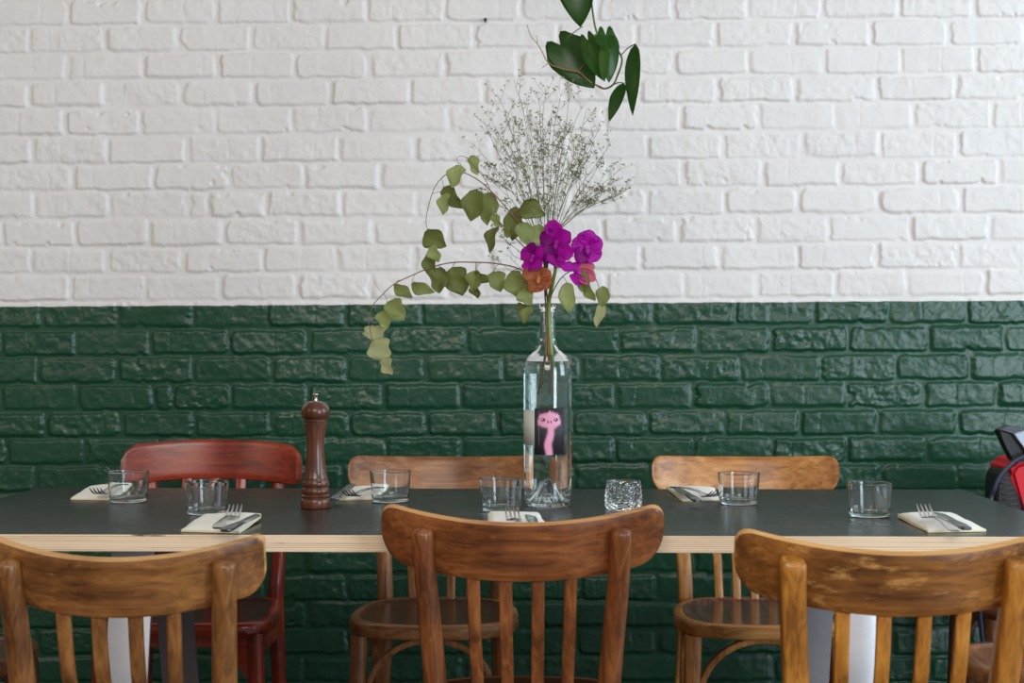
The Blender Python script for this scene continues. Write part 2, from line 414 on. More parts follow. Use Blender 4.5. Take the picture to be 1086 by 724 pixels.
def laminate():
    m, nt, b = newmat('charcoal_laminate'); N = nt.nodes; L = nt.links
    tc = N.new('ShaderNodeTexCoord')
    d = N.new('ShaderNodeTexNoise'); d.inputs['Scale'].default_value = 420; d.inputs['Detail'].default_value = 2; L.new(tc.outputs['Object'], d.inputs['Vector'])
    r = N.new('ShaderNodeValToRGB'); r.color_ramp.elements[0].position = .70; r.color_ramp.elements[1].position = .78; L.new(d.outputs['Fac'], r.inputs['Fac'])
    c = N.new('ShaderNodeTexNoise'); c.inputs['Scale'].default_value = 7; c.inputs['Detail'].default_value = 5; L.new(tc.outputs['Object'], c.inputs['Vector'])
    m1 = N.new('ShaderNodeMix'); m1.data_type = 'RGBA'; m1.inputs[6].default_value = srgb(30, 29, 28); m1.inputs[7].default_value = srgb(38, 37, 36); L.new(c.outputs['Fac'], m1.inputs[0])
    m2 = N.new('ShaderNodeMix'); m2.data_type = 'RGBA'; m2.inputs[7].default_value = srgb(120, 122, 122); L.new(r.outputs['Color'], m2.inputs[0]); L.new(m1.outputs[2], m2.inputs[6])
    L.new(m2.outputs[2], b.inputs['Base Color'])
    rr = N.new('ShaderNodeMapRange'); rr.inputs['To Min'].default_value = .20; rr.inputs['To Max'].default_value = .32; L.new(c.outputs['Fac'], rr.inputs['Value']); L.new(rr.outputs[0], b.inputs['Roughness'])
    b.inputs['Specular IOR Level'].default_value = .33
    return m
PLY = ply_material(); LAM = laminate()
table = thing('table', ((XL + XR) / 2, (Y_NEAR + Y_FAR) / 2, 0), 'long dining table with a charcoal top, pale plywood edge and flat steel legs', 'table')
tx, ty = table.location.x, table.location.y
bm = bmesh.new(); box(bm, (XL - tx, Y_NEAR - ty, TZ - TT), (XR - tx, Y_FAR - ty, TZ), 0, .0012)
for f in bm.faces: f.material_index = 0 if f.normal.z > .5 and f.calc_center_median().z > TZ - .0008 else 1
me = fin(bm); o = link('tabletop', me, [LAM, PLY], table, smooth=False)
LEG = pbr('brushed_steel', srgb(176, 176, 180), rough=.4, metal=.45, noise_amt=.08, nscale=60)
LEG_D = pbr('brushed_steel_shaded', srgb(112, 106, 108), rough=.4, metal=.4, noise_amt=.08, nscale=60)  # same steel, with the shade on the rear left leg put into its colour
def leg_x(px, d): return P(px, 600, d).x
legs = [(leg_x(135, 2.66), 2.69, 2.55, LEG, -.004), (leg_x(186, 3.10), 3.02, 3.26, LEG_D, 0), (leg_x(913, 2.66), 2.69, 2.55, LEG, 0), (leg_x(861, 3.10), 3.02, 3.26, LEG, 0)]
for x, y0, y1, mt, dx in legs:
    bm = bmesh.new()
    sweep_rect(bm, [(x - tx, y0 - ty, TZ - TT - .004), (x - tx + dx, y1 - ty, .004)], (1, 0, 0), .069, .008, .3)
    box(bm, (x - tx - .0355, y1 - ty - .008, 0), (x - tx + .0355, y1 - ty + .03, .006), 0, .001)
    o = link('leg', fin(bm), mt, table); autosmooth(o)
for xx in (legs[0][0], legs[2][0]):
    bm = bmesh.new(); box(bm, (xx - tx - .07, 2.62 - ty, TZ - TT - .004), (xx - tx + .05, 3.1 - ty, TZ - TT), 0, .001)
    o = link('mounting_plate', fin(bm), LEG, table, smooth=False)

# ------------------------------------------------------------------ chairs
def palette(name, dark, mid, light, edge, wear=None, wa=.5, rough=.35, coat=.3):
    return dict(x=wood(name + '_grain_across', dark, mid, light, 'x', rough, coat, wear, wa),
                z=wood(name + '_grain_up', dark, mid, light, 'z', rough, coat, wear, wa * .6),
                e=wood(name + '_worn_edge', light, edge, edge, 'x', .5, .1),
                s=None)
PAL_MID = palette('walnut_brown', srgb(84, 46, 24), srgb(122, 70, 36), srgb(158, 98, 52), srgb(206, 150, 88), srgb(176, 112, 56), .3)
PAL_LEFT = palette('faded_brown', srgb(82, 50, 26), srgb(124, 80, 42), srgb(160, 110, 60), srgb(208, 160, 100), srgb(186, 136, 80), .35)
PAL_RIGHT = palette('honey_brown', srgb(124, 76, 26), srgb(170, 110, 42), srgb(198, 138, 60), srgb(222, 168, 96), srgb(206, 148, 74), .3)
PAL_RIGHT['r'] = wood('honey_brown_rail', srgb(84, 50, 24), srgb(122, 76, 34), srgb(156, 102, 46), 'x', .36, .3, srgb(206, 154, 88), .72)
PAL_BMID = palette('tan_brown', srgb(104, 62, 34), srgb(146, 94, 54), srgb(178, 124, 76), srgb(200, 150, 90), srgb(196, 140, 84), .4)
PAL_BRIGHT = palette('amber_brown', srgb(136, 82, 36), srgb(184, 122, 62), srgb(214, 156, 92), srgb(226, 172, 104), srgb(150, 92, 40), .5)
PAL_RED = palette('mahogany_red', srgb(84, 22, 10), srgb(134, 40, 16), srgb(160, 58, 24), srgb(160, 84, 40), None, .3, rough=.25, coat=.5)
PAL_DIM = palette('dark_brown', srgb(64, 36, 22), srgb(98, 58, 34), srgb(130, 84, 50), srgb(170, 120, 76), None, .3)
PAL_BRIGHT_S = wood('streaked_seat', srgb(70, 40, 30), srgb(96, 60, 46), srgb(128, 88, 72), 'y', .22, .6, srgb(156, 126, 118), .5)
for pl_, base in ((PAL_MID, (58, 34, 22)), (PAL_LEFT, (58, 38, 24)), (PAL_RIGHT, (80, 50, 28)), (PAL_BMID, (66, 38, 24)), (PAL_BRIGHT, (92, 58, 42)), (PAL_RED, (60, 18, 16)), (PAL_DIM, (88, 54, 34))):
    b_ = srgb(*base); pl_['s'] = wood('seat_panel_wood', b_, tuple(min(1, c * 1.35) for c in b_[:3]) + (1,), tuple(min(1, c * 1.8) for c in b_[:3]) + (1,), 'x', .28, .4)

PAL_BRIGHT['s'] = PAL_BRIGHT_S
def rail_mesh(hw=.21, z0=.688, h=.083, sag=.065, y0=-.252, tilt=14, th=.017, bow=0.0, rtop=.28, rbot=.5):
    """bent back rail: rounded outline wrapped on a shallow arc, leaned back"""
    bm = bmesh.new(); tn = math.tan(math.radians(tilt)); nx, nz = 44, 14
    def prof(u):                     # vertical extent at u in -1..1
        a = abs(u); e = hw * (1 - a)
        rt, rb = h * rtop, h * rbot
        top = h; bot = 0
        if e < rt: top = h - rt + math.sqrt(max(0, rt * rt - (rt - e) ** 2))
        if e < rb: bot = rb - math.sqrt(max(0, rb * rb - (rb - e) ** 2))
        return bot, top
    us = [math.sin(PI / 2 * (-1 + 2 * i / nx)) * .999 for i in range(nx + 1)]
    F_ = []; B_ = []
    for u in us:
        x = u * hw; bot, tp = prof(u); cf = []; cb = []
        for j in range(nz + 1):
            w_ = j / nz; zz = bot + (tp - bot) * w_
            rnd = th * .5 * (1 - .22 * abs(2 * w_ - 1) ** 14) * (1 if abs(u) < .97 else .8)
            yc = y0 + sag * u * u - (zz - h / 2) * tn
            z_ = z0 + zz - bow * u * u + sag * u * u * math.sin(math.radians(tilt)) * 1.0
            dz_ = rnd * math.sin(math.radians(tilt + 4)); cf.append(bm.verts.new((x, yc + rnd, z_ + dz_))); cb.append(bm.verts.new((x, yc - rnd, z_ - dz_)))
        F_.append(cf); B_.append(cb)
    for i in range(nx):
        for j in range(nz):
            bm.faces.new((F_[i][j], F_[i + 1][j], F_[i + 1][j + 1], F_[i][j + 1])); bm.faces.new((B_[i][j], B_[i][j + 1], B_[i + 1][j + 1], B_[i + 1][j]))
        for j, mi in ((0, 1), (nz, 1)):
            bm.faces.new((F_[i][j], B_[i][j], B_[i + 1][j], F_[i + 1][j])).material_index = mi
    for j in range(nz):
        for i in (0, nx): bm.faces.new((F_[i][j], F_[i][j + 1], B_[i][j + 1], B_[i][j])).material_index = 1
    bmesh.ops.remove_doubles(bm, verts=bm.verts, dist=.0004)
    return fin(bm)
def seat_outline(t, w_f, w_r, dep, sq=2.6):
    c, s = math.cos(t), math.sin(t)
    x = math.copysign(abs(c) ** (2 / sq), c); y = math.copysign(abs(s) ** (2 / sq), s)
    w = w_r + (w_f - w_r) * (y + 1) / 2
    return x * w / 2, y * dep / 2
def seat_mesh(w_f=.375, w_r=.33, dep=.40, z=.46, th=.03, sq=2.8):
    bm = bmesh.new(); n = 72
    levels = [(.93, z - th, 1), (.985, z - th + .002, 1), (1, z - th + .006, 1), (1, z - .008, 1), (.992, z - .003, 1), (.97, z, 1), (.89, z, 1), (.87, z - .0035, 0), (.80, z - .006, 0), (.5, z - .010, 0), (.2, z - .011, 0)]
    rings = []
    for s, zz, _ in levels:
        rings.append([bm.verts.new((a * s, b * s, zz)) for a, b in (seat_outline(2 * PI * k / n, w_f, w_r, dep, sq) for k in range(n))])
    for i in range(len(rings) - 1):
        for k in range(n):
            bm.faces.new((rings[i][k], rings[i][(k + 1) % n], rings[i + 1][(k + 1) % n], rings[i + 1][k])).material_index = 0 if levels[i + 1][2] == 0 else 1
    bm.faces.new(rings[-1]).material_index = 0; bm.faces.new(list(reversed(rings[0]))).material_index = 1
    return fin(bm)
def make_chair(name, loc, rz, label, group, pal, posts='round', nsl=4, rail={}, seat={}, slx=.0475, slw=.019, brace='hoop', px_top=.1445, px_seat=.127, postr=.0172, seatpal='s'):
    t = thing(name, loc, label, 'chair', group, rz)
    rk = dict(hw=.21, z0=.688, h=.083, sag=.065, y0=-.252, tilt=14, th=.017); rk.update(rail)
    sk = dict(w_f=.375, w_r=.33, dep=.40, z=.46, th=.03); sk.update(seat)
    o = link('back_rail', rail_mesh(**rk), [pal.get('r', pal['x']), pal['e']], t); autosmooth(o, 50)
    o = link('seat', seat_mesh(**sk), [pal[seatpal], pal['x'] if rz or loc[0] < 0 and False else pal['x']], t); autosmooth(o, 40)
    u = px_top / rk['hw']; ztop = rk['z0'] + rk['h'] * .80 + (rk['sag'] * math.sin(math.radians(rk['tilt'])) - rk.get('bow', 0)) * u * u - .010
    tn = math.tan(math.radians(rk['tilt']))
    ytop = rk['y0'] + rk['sag'] * u * u - .25 * rk['h'] * tn - rk['th'] / 2 - postr * .72; zs = sk['z']; ys = -sk['dep'] / 2 + .012
    for s in (-1, 1):
        bm = bmesh.new()
        path = bez([(s * (px_seat + .025), ys - .055, 0), (s * (px_seat + .008), ys - .018, .22), (s * px_seat, ys - .004, zs - .02), (s * (px_seat + .003), ys - .012, zs + .08), (s * (px_top - .004), ytop + .08 * tn, ztop - .08), (s * px_top, ytop, ztop)], 28)
        if posts == 'round':
            rr = [postr * (.75 + .3 * min(1, i / 10)) if i < 12 else postr * (1.05 - .15 * (i - 12) / 16) for i in range(29)]
            # rounded tip
            path += [path[-1] + Vector((0, -.001, .004)), path[-1] + Vector((0, -.0015, .007))]
            rr += [rr[-1] * .86, rr[-1] * .45]
            tube(bm, path, rr, 16)
        else:
            path += [path[-1] + Vector((0, -.001, .004))]
            sweep_rect(bm, path, (1, 0, 0), [.032] * 29 + [.026], [.032] * 29 + [.026], .28)
        o = link('rear_leg', fin(bm), pal['z'], t); autosmooth(o, 50)
    zb = rk['z0'] + .006
    n = nsl
    for k in range(n):
        x = (k - (n - 1) / 2) * slx; uu = x / rk['hw']
        yr = rk['y0'] + rk['sag'] * uu * uu + (rk['h'] / 2) * tn
        bm = bmesh.new()
        sweep_rect(bm, bez([(x * .90, -sk['dep'] / 2 + .022, zs - .006), (x * .94, -sk['dep'] / 2 + .012, zs + .07), (x * .98, yr + .018, zb - .08), (x, yr, zb)], 12), (1, 0, 0), slw, .009, .5)
        o = link('back_slat', fin(bm), pal['z'], t); autosmooth(o, 50)
    fx = sk['w_f'] / 2 - .040; fy = sk['dep'] / 2 - .048
    for s in (-1, 1):
        bm = bmesh.new()
        if posts == 'round' or brace == 'apron': tube(bm, [(s * (fx + .012), fy + .02, 0), (s * (fx + .006), fy + .01, .2), (s * fx, fy, zs - sk['th'] + .002)], [.0125, .0155, .0175], 14)
        else: sweep_rect(bm, [(s * (fx + .012), fy + .02, 0), (s * fx, fy, zs - sk['th'] + .002)], (1, 0, 0), [.026, .034], [.026, .034], .35)
        o = link('front_leg', fin(bm), pal['z'], t); autosmooth(o, 50)
    zt = zs - sk['th'] - .008
    if brace == 'hoop':
        bm = bmesh.new(); pts = []
        for i in range(25):
            a = PI * i / 24; pts.append((-(fx - .012) * math.cos(a), fy - .012 , zt - .15 + .15 * math.sin(a) ** .8))
        sweep_rect(bm, pts, (0, 1, 0), .018, .013, .4)
        o = link('bent_brace', fin(bm), pal['z'], t)
        for s in (-1, 1):
            bm = bmesh.new(); pts = []
            for i in range(25):
                a = PI * i / 24; pts.append((s * (fx - .004 - .022 * (i / 24 < .5)*0), -(fy) * .93 * math.cos(a) + .004, zt - .15 + .15 * math.sin(a) ** .8))
            sweep_rect(bm, pts, (1, 0, 0), .016, .013, .4)
            link('bent_brace', fin(bm), pal['z'], t)
        bm = bmesh.new(); lathe(bm, [(.12, 0), (.125, .006), (.125, .014), (.115, .014), (.112, 0), (.12, 0)], 40)
        for v in bm.verts: v.co.z += .215; v.co.x *= (fx - .004) / .12; v.co.y *= (fy) / .12
        link('ring_stretcher', fin(bm), pal['x'], t)
    else:
        # shaped front apron with arched brackets, side aprons, stretchers
        bm = bmesh.new(); top = zs - sk['th'] + .001; n = 24; a = []; hwid = fx - .012
        for i in range(n + 1):
            x = -hwid + 2 * hwid * i / n; e = (hwid - abs(x)); dp = .028 + .075 * max(0, 1 - e / .07) ** 1.6
            a.append((x, top - dp))
        poly = [(-hwid, fy + .006, top), (hwid, fy + .006, top)] + [(x, fy + .006, z) for x, z in reversed(a)]
        prism(bm, poly, (0, -.014, 0)); o = link('front_apron', fin(bm), pal['x'], t, smooth=False)
        for s in (-1, 1):
            bm = bmesh.new(); box(bm, (s * fx - .007, -fy + .0, top - .05), (s * fx + .007, fy - .016, top), 0, .001)
            link('side_apron', fin(bm), pal['x'], t, smooth=False)
            bm = bmesh.new(); tube(bm, [(s * (fx + .002), -fy - .015, .2), (s * (fx + .004), fy, .2)], .009, 10); link('stretcher', fin(bm), pal['z'], t)
    return t

def at(px, d): p = P(px, 362, d); return p.x, p.y
RB = -.235                                             # local y of posts' tops
G_F = 'brown wooden chairs on the near side of the table'
x, y = at(553.5, 2.40)
make_chair('dining_chair', (x, y + .252 - .012, 0), 0, 'reddish brown chair at the centre of the near side, directly in front of the bottle', G_F, PAL_MID, rail=dict(bow=-.010))
x, y = at(122, 2.095)
make_chair('dining_chair', (x, y + .25, 0), 0, 'brown chair with scratched rail and round posts at the left of the near side', G_F, PAL_LEFT,
           rail=dict(h=.074, z0=.685, sag=.055, hw=.183, bow=-.014, rtop=.16, rbot=.34), px_top=.139)
x, y = at(961, 2.085)
make_chair('dining_chair', (x, y + .25, 0), 0, 'honey brown chair with worn rail and square posts at the near right', G_F, PAL_RIGHT, posts='square', px_top=.143, slx=.0515, slw=.019, rail=dict(bow=-.011, h=.080, rbot=.42))
G_B = 'brown wooden chairs between table and wall'
x, y = at(470, 3.77)
make_chair('dining_chair', (x, y - .25, 0), PI, 'tan brown chair with round seat between the table and wall, behind the bottle', G_B, PAL_BMID, px_top=.142, rail=dict(bow=.009, z0=.686))
x, y = at(787, 3.77)
make_chair('dining_chair', (x, y - .25, 0), PI, 'amber chair with dark glossy seat between the table and wall, right of the bottle', G_B, PAL_BRIGHT, posts='square', px_top=.15, px_seat=.135, slx=.044, rail=dict(bow=.009, z0=.686))
x, y = at(229, 3.77)
make_chair('dining_chair', (x, y - .24, 0), PI, 'mahogany red wooden chair facing the camera by the green wall, at the left', 'red wooden chair', PAL_RED, nsl=3,
           rail=dict(hw=.205, z0=.722, h=.088, sag=.045, y0=-.235, tilt=9, bow=.020, rtop=.42, rbot=.25), seat=dict(w_f=.40, w_r=.34, dep=.385, z=.462, th=.028, sq=4.2), slx=.062, slw=.024, brace='apron', px_top=.150, px_seat=.147)
# chairs at the ends of the table, only their seats in view
p = T(36, 695, .455)
make_chair('dining_chair', (p.x - .215, p.y + .02, 0), -PI / 2, 'brown chair at the left end of the table, only its round seat edge showing', 'chairs at the table ends', PAL_DIM)
p = T(1018, 700, .455)
make_chair('dining_chair', (p.x + .20, p.y - .0, 0), PI / 2, 'light brown chair seat at the right end of the table, behind the honey brown chair', 'chairs at the table ends', PAL_BMID, seatpal='x')
p = T(1030, 652, .43)
CH8 = Vector((P(1030, 362, 3.6).x + .19, 3.74, 0))
make_chair('dining_chair', CH8, PI / 2, 'dark brown chair by the wall at the far right, under the backpack', 'chairs at the table ends', PAL_DIM)

# ------------------------------------------------------------------ glasses
def glass_mesh():
    bm = bmesh.new()
    lathe(bm, supp([(0, .0), (.030, 0), (.0328, .0012), (.0340, .004), (.0352, .015), (.0366, .035), (.0378, .0545), (.0378, .0556), (.0372, .0562), (.0364, .0556),
               (.0350, .035), (.0334, .015), (.0320, .0085), (.029, .0064), (.018, .0058), (0, .0058)]), 64)
    return fin(bm)
gm = glass_mesh()
g_specs = [(136, 532, 'clear glass tumbler at far left, in front of the red chair'),
           (219.5, 544.8, 'clear glass tumbler beside the white napkin near the front left'),
           (414, 531.8, 'clear glass tumbler right of the pepper mill'),
           (531, 541.2, 'clear glass tumbler directly left of the bottle'),
           (783.5, 534.2, 'clear glass tumbler in front of the amber chair'),
           (922, 547.2, 'clear glass tumbler farthest right on the table')]
g0 = None
for px, py, lb in g_specs:
    p = T(px, py)
    if g0 is None: g0 = link('drinking_glass', gm, GLASS); o = g0
    else: o = g0.copy(); C.objects.link(o)
    o.location = (p.x, p.y, TZ + .0004); prop(o, lb, 'glass', 'clear tumblers on the table'); o.rotation_euler.z = random.random()

# cut glass candle holder
p = T(661.2, 540.5)
bm = bmesh.new(); seg = 24; R = [(0.0, .0305), (.006, .0335), (.0145, .0340), (.023, .0343), (.0315, .0343), (.040, .0338), (.047, .0325)]
rings = []
rings.append([bm.verts.new((.0265 * math.cos(2 * PI * k / seg), .0265 * math.sin(2 * PI * k / seg), 0)) for k in range(seg)])
for i in range(1, 12):
    z = .003 + .044 * (i - 1) / 10; r = .0290 + .0036 * math.sin(PI * min(1, z / .05) ** .7)
    rr = []
    for k in range(seg):
        bump = .0012 if (k + i) % 2 == 0 else -.0010
        a = 2 * PI * k / seg; rr.append(bm.verts.new(((r + bump) * math.cos(a), (r + bump) * math.sin(a), z)))
    rings.append(rr)
for z, r in ((.0495, .0300), (.0512, .0296), (.0512, .0278), (.046, .0262), (.012, .0235), (.008, .019)):
    rings.append([bm.verts.new((r * math.cos(2 * PI * k / seg), r * math.sin(2 * PI * k / seg), z)) for k in range(seg)])
for i in range(len(rings) - 1):
    for k in range(seg):
        k2 = (k + 1) % seg; a, b, c, d = rings[i][k], rings[i][k2], rings[i + 1][k2], rings[i + 1][k]
        if 1 <= i < 11:
            if (k + i) % 2 == 0: bm.faces.new((a, b, d)); bm.faces.new((b, c, d))
            else: bm.faces.new((a, b, c)); bm.faces.new((a, c, d))
        else: bm.faces.new((a, b, c, d))
bm.faces.new(list(reversed(rings[0]))); bm.faces.new(rings[-1])
o = link('candle_holder', fin(bm), GLASS, smooth=False); o.location = (p.x, p.y, TZ + .0004)
prop(o, 'small cut glass candle holder with diamond pattern, right of the bottle', 'candle holder')

# ------------------------------------------------------------------ bottle
pb = T(580.8, 536.2); KB = F / (pb - CAM).dot(FW)
bot = thing('glass_bottle', (pb.x, pb.y, TZ + .0004), 'tall clear glass bottle of water used as a vase, with a black label', 'bottle')
outer = [(0, .022), (.003, .0215), (.010, .0165), (.020, .0070), (.027, .0020), (.034, 0), (.040, .0012), (.0424, .005), (.0428, .012), (.0430, .12), (.0430, .235), (.0424, .248), (.0400, .259), (.0350, .268), (.0275, .2745), (.0205, .2805), (.0165, .2870), (.0148, .296), (.0140, .310), (.0136, .350), (.0140, .3525), (.0150, .3535), (.0150, .3600), (.0142, .3612)]
inner = [(.0112, .3612), (.0104, .3590), (.0104, .300), (.0118, .287), (.0170, .2770), (.0250, .2700), (.0325, .2640), (.0375, .2560), (.0398, .2460), (.0404, .235), (.0404, .020), (.0394, .013), (.036, .0085), (.031, .0075), (.025, .0110), (.016, .0260), (.007, .0440), (.003, .0480), (0, .0490)]
bm = bmesh.new(); lathe(bm, supp(outer + inner, .012, .002), 72)
for v in bm.verts:
    r_ = math.hypot(v.co.x, v.co.y)
    if r_ < .0325 and v.co.z < .045 and r_ > .002:
        kk_ = 1 + .09 * mnoise.noise(v.co * 260) + .04 * math.sin(math.atan2(v.co.y, v.co.x) * 18)
        if v.co.z < .0225 * (1 - r_ / .034) * 2.2 + .001: v.co.x *= kk_; v.co.y *= kk_
link('bottle_glass', fin(bm), GLASS, bot)
wat = [(0, .0488), (.003, .0478), (.007, .0438), (.016, .0258), (.025, .0108), (.031, .0073), (.0362, .0083), (.0396, .0128), (.0406, .020), (.0406, .235), (.0400, .2460), (.0377, .2560), (.0362, .2588), (.0345, .2580), (0, .2580)]
bm = bmesh.new(); lathe(bm, supp(wat, .012, .002), 72); link('water', fin(bm), WATER, bot)
def on_cyl(ang, z, r=.0434): return Vector((r * math.sin(ang), -r * math.cos(ang), z))
def cyl_patch(a0, a1, z0, z1, r, n=16):
    bm = bmesh.new(); vi = []
    for rr in (r, r + .0003):
        vi.append([[bm.verts.new(on_cyl(a0 + (a1 - a0) * i / n, z, rr)) for i in range(n + 1)] for z in (z0, z1)])
    for i in range(n):
        bm.faces.new((vi[1][0][i], vi[1][0][i + 1], vi[1][1][i + 1], vi[1][1][i])); bm.faces.new((vi[0][0][i], vi[0][1][i], vi[0][1][i + 1], vi[0][0][i + 1]))
        for j in (0, 1): bm.faces.new((vi[0][j][i], vi[0][j][i + 1], vi[1][j][i + 1], vi[1][j][i]))
    for i in (0, n): bm.faces.new((vi[0][0][i], vi[0][1][i], vi[1][1][i], vi[1][0][i]))
    return fin(bm)
zl0 = (536.2 - 482) / KB + .002; zl1 = (536.2 - 433) / KB + .002
a0, a1 = math.asin((567 - 580.8) / KB / .0434), math.asin((598 - 580.8) / KB / .0434)
lab = link('front_label', cyl_patch(a0, a1, zl0, zl1, .04315), pbr('black_label_paper', srgb(48, 44, 50), rough=.6, noise_amt=.15, nscale=900), bot, label='black label with a pink long-necked bird head')
# pink bird: ragged outline, label coordinates in pixels of the photograph
bird = []; spikes = []
def rag(x0, y0, x1, y1, n, amp):
    """one edge of the outline, with its row of feathery spikes"""
    dx, dy = x1 - x0, y1 - y0; l = math.hypot(dx, dy); nx_, ny_ = dy / l, -dx / l
    bird.append((x0, y0)); h_ = .85 / l
    for i in range(n):
        f = (i + .5) / n
        a, b = (x0 + dx * (f - h_) - nx_ * .2, y0 + dy * (f - h_) - ny_ * .2), (x0 + dx * (f + h_) - nx_ * .2, y0 + dy * (f + h_) - ny_ * .2)
        spikes.append((a, (x0 + dx * f + nx_ * amp, y0 + dy * f + ny_ * amp), b))
rg = [(582.3, 481.5), (587.0, 481.5)]
out_pts = [(580.5, 482), (579.5, 477), (578.3, 472), (579.5, 467), (581.2, 462), (582.4, 456), (582.0, 452.5), (577.5, 452.3), (573.5, 451), (570.8, 448.5), (572.5, 446), (572.2, 441.5), (575.5, 440), (579, 439.8), (581.5, 438.2), (584.5, 438), (588, 439.8), (592, 440.2), (592.4, 443), (591.8, 446), (594.2, 448.5), (591, 451), (588, 452.2), (586.4, 453.8), (586.2, 458), (585.9, 463), (584.4, 468), (583.4, 472), (584.4, 477), (584.6, 482)]
for i in range(len(out_pts) - 1):
    a, b = out_pts[i], out_pts[i + 1]; n_ = max(1, round(math.hypot(b[0] - a[0], b[1] - a[1]) / 2.0)); rag(a[0], a[1], b[0], b[1], n_, 2.7 if i not in (14, 15) else 3.4)
bird.append(out_pts[-1])
def lab_pt(px, py, r): 
    s = max(-.99, min(.99, (px - 580.8) / KB / r)); return on_cyl(math.asin(s), (536.2 - py) / KB + .002, r)
def flat_shape(pts, r, extra=()):
    bm = bmesh.new(); f = bm.faces.new([bm.verts.new((x, y, 0)) for x, y in pts])
    f.normal_update(); bmesh.ops.triangulate(bm, faces=[f], ngon_method='EAR_CLIP')
    for tri in extra: bm.faces.new([bm.verts.new((x, y, 0)) for x, y in tri])
    for _ in range(4):
        es = [e for e in bm.edges if e.calc_length() > 1.6]
        if not es: break
        bmesh.ops.subdivide_edges(bm, edges=es, cuts=1); bmesh.ops.triangulate(bm, faces=bm.faces[:])
    for v in bm.verts: v.co = lab_pt(v.co.x, v.co.y, r)
    me = bpy.data.meshes.new('print')
    bmesh.ops.recalc_face_normals(bm, faces=bm.faces); bm.to_mesh(me); bm.free(); return me
PINK = pbr('pink_print', srgb(232, 158, 190), rough=.6)
link('bird_print', flat_shape(bird, .04348, spikes), PINK, lab, smooth=False)
INK = pbr('dark_print', srgb(70, 24, 44), rough=.6); WH = pbr('white_print', srgb(240, 225, 232), rough=.6)
for ex in (576.0, 589.3):
    c = [(ex + 2.3 * math.cos(a), 445.2 + 1.9 * math.sin(a)) for a in [2 * PI * k / 16 for k in range(16)]]
    link('eye_print', flat_shape(c, .04365), INK, lab, smooth=False)
    c = [(ex - .5 + .8 * math.cos(a), 444.8 + .7 * math.sin(a)) for a in [2 * PI * k / 10 for k in range(10)]]
    link('eye_glint_print', flat_shape(c, .04382), WH, lab, smooth=False)
for ex in (581.2, 584.2):
    c = [(ex + .7 * math.cos(a), 447.5 + 1.6 * math.sin(a)) for a in [2 * PI * k / 10 for k in range(10)]]
    link('nostril_print', flat_shape(c, .04365), INK, lab, smooth=False)
link('side_label', cyl_patch(-1.45, -.36, zl0 + .016, zl1 - .004, .04312), pbr('white_label_paper', srgb(205, 212, 205), rough=.6), bot, label='plain white label on the side')

# ------------------------------------------------------------------ pepper mill
pm = T(334.6, 538.3); km = F / (pm - CAM).dot(FW)
mill = thing('pepper_mill', (pm.x, pm.y, TZ), 'turned dark brown wooden pepper mill with a metal top knob', 'pepper mill')
def mz(y): return (538.3 - (410 + y / 5.17)) / km + .002
def mr(r): return r / km
MW = wood('mill_wood', srgb(70, 38, 24), srgb(92, 52, 34), srgb(112, 68, 46), 'z', .28, .5)
body = [(0, 668), (15.2, 668), (15.7, 664), (15.6, 625), (15.1, 620), (14.2, 617), (14.2, 612), (15.0, 607), (15.2, 602), (14.4, 597), (13.7, 594), (14.6, 586), (14.8, 576), (14.4, 566), (13.4, 558), (13.2, 555), (14.0, 549), (14.3, 538), (14.0, 526), (13.2, 518), (12.8, 513), (13.1, 509), (12.8, 504), (12.0, 490), (11.2, 465), (10.4, 430), (9.9, 400), (9.5, 370), (9.3, 340), (9.3, 310), (9.8, 280), (10.6, 250), (11.4, 228), (12.1, 212), (12.2, 206), (11.5, 203), (0, 203)]
bm = bmesh.new(); lathe(bm, [(mr(r), mz(y)) for r, y in body], 48); o = link('mill_body', fin(bm), MW, mill); autosmooth(o, 45)
head = [(0, 203), (10.8, 203), (10.8, 200), (11.8, 197), (12.0, 190), (11.9, 184), (12.4, 180), (13.8, 174), (14.9, 162), (15.3, 148), (15.2, 135), (14.4, 120), (13.0, 110), (11.5, 104), (11.0, 102), (10.6, 98), (8.2, 90), (5.5, 85), (2.5, 84), (0, 84)]
bm = bmesh.new(); lathe(bm, [(mr(r), mz(y)) for r, y in head], 48); o = link('mill_head', fin(bm), MW, mill); autosmooth(o, 45)
knob = [(0, 86), (2.4, 86), (2.0, 80), (1.9, 66), (2.3, 56), (3.0, 50), (3.1, 46), (2.4, 44), (0, 44)]
bm = bmesh.new(); lathe(bm, [(mr(r), mz(y)) for r, y in knob], 24); link('knob', fin(bm), pbr('polished_steel', srgb(215, 205, 190), rough=.15, metal=1), mill, label='polished metal knob')

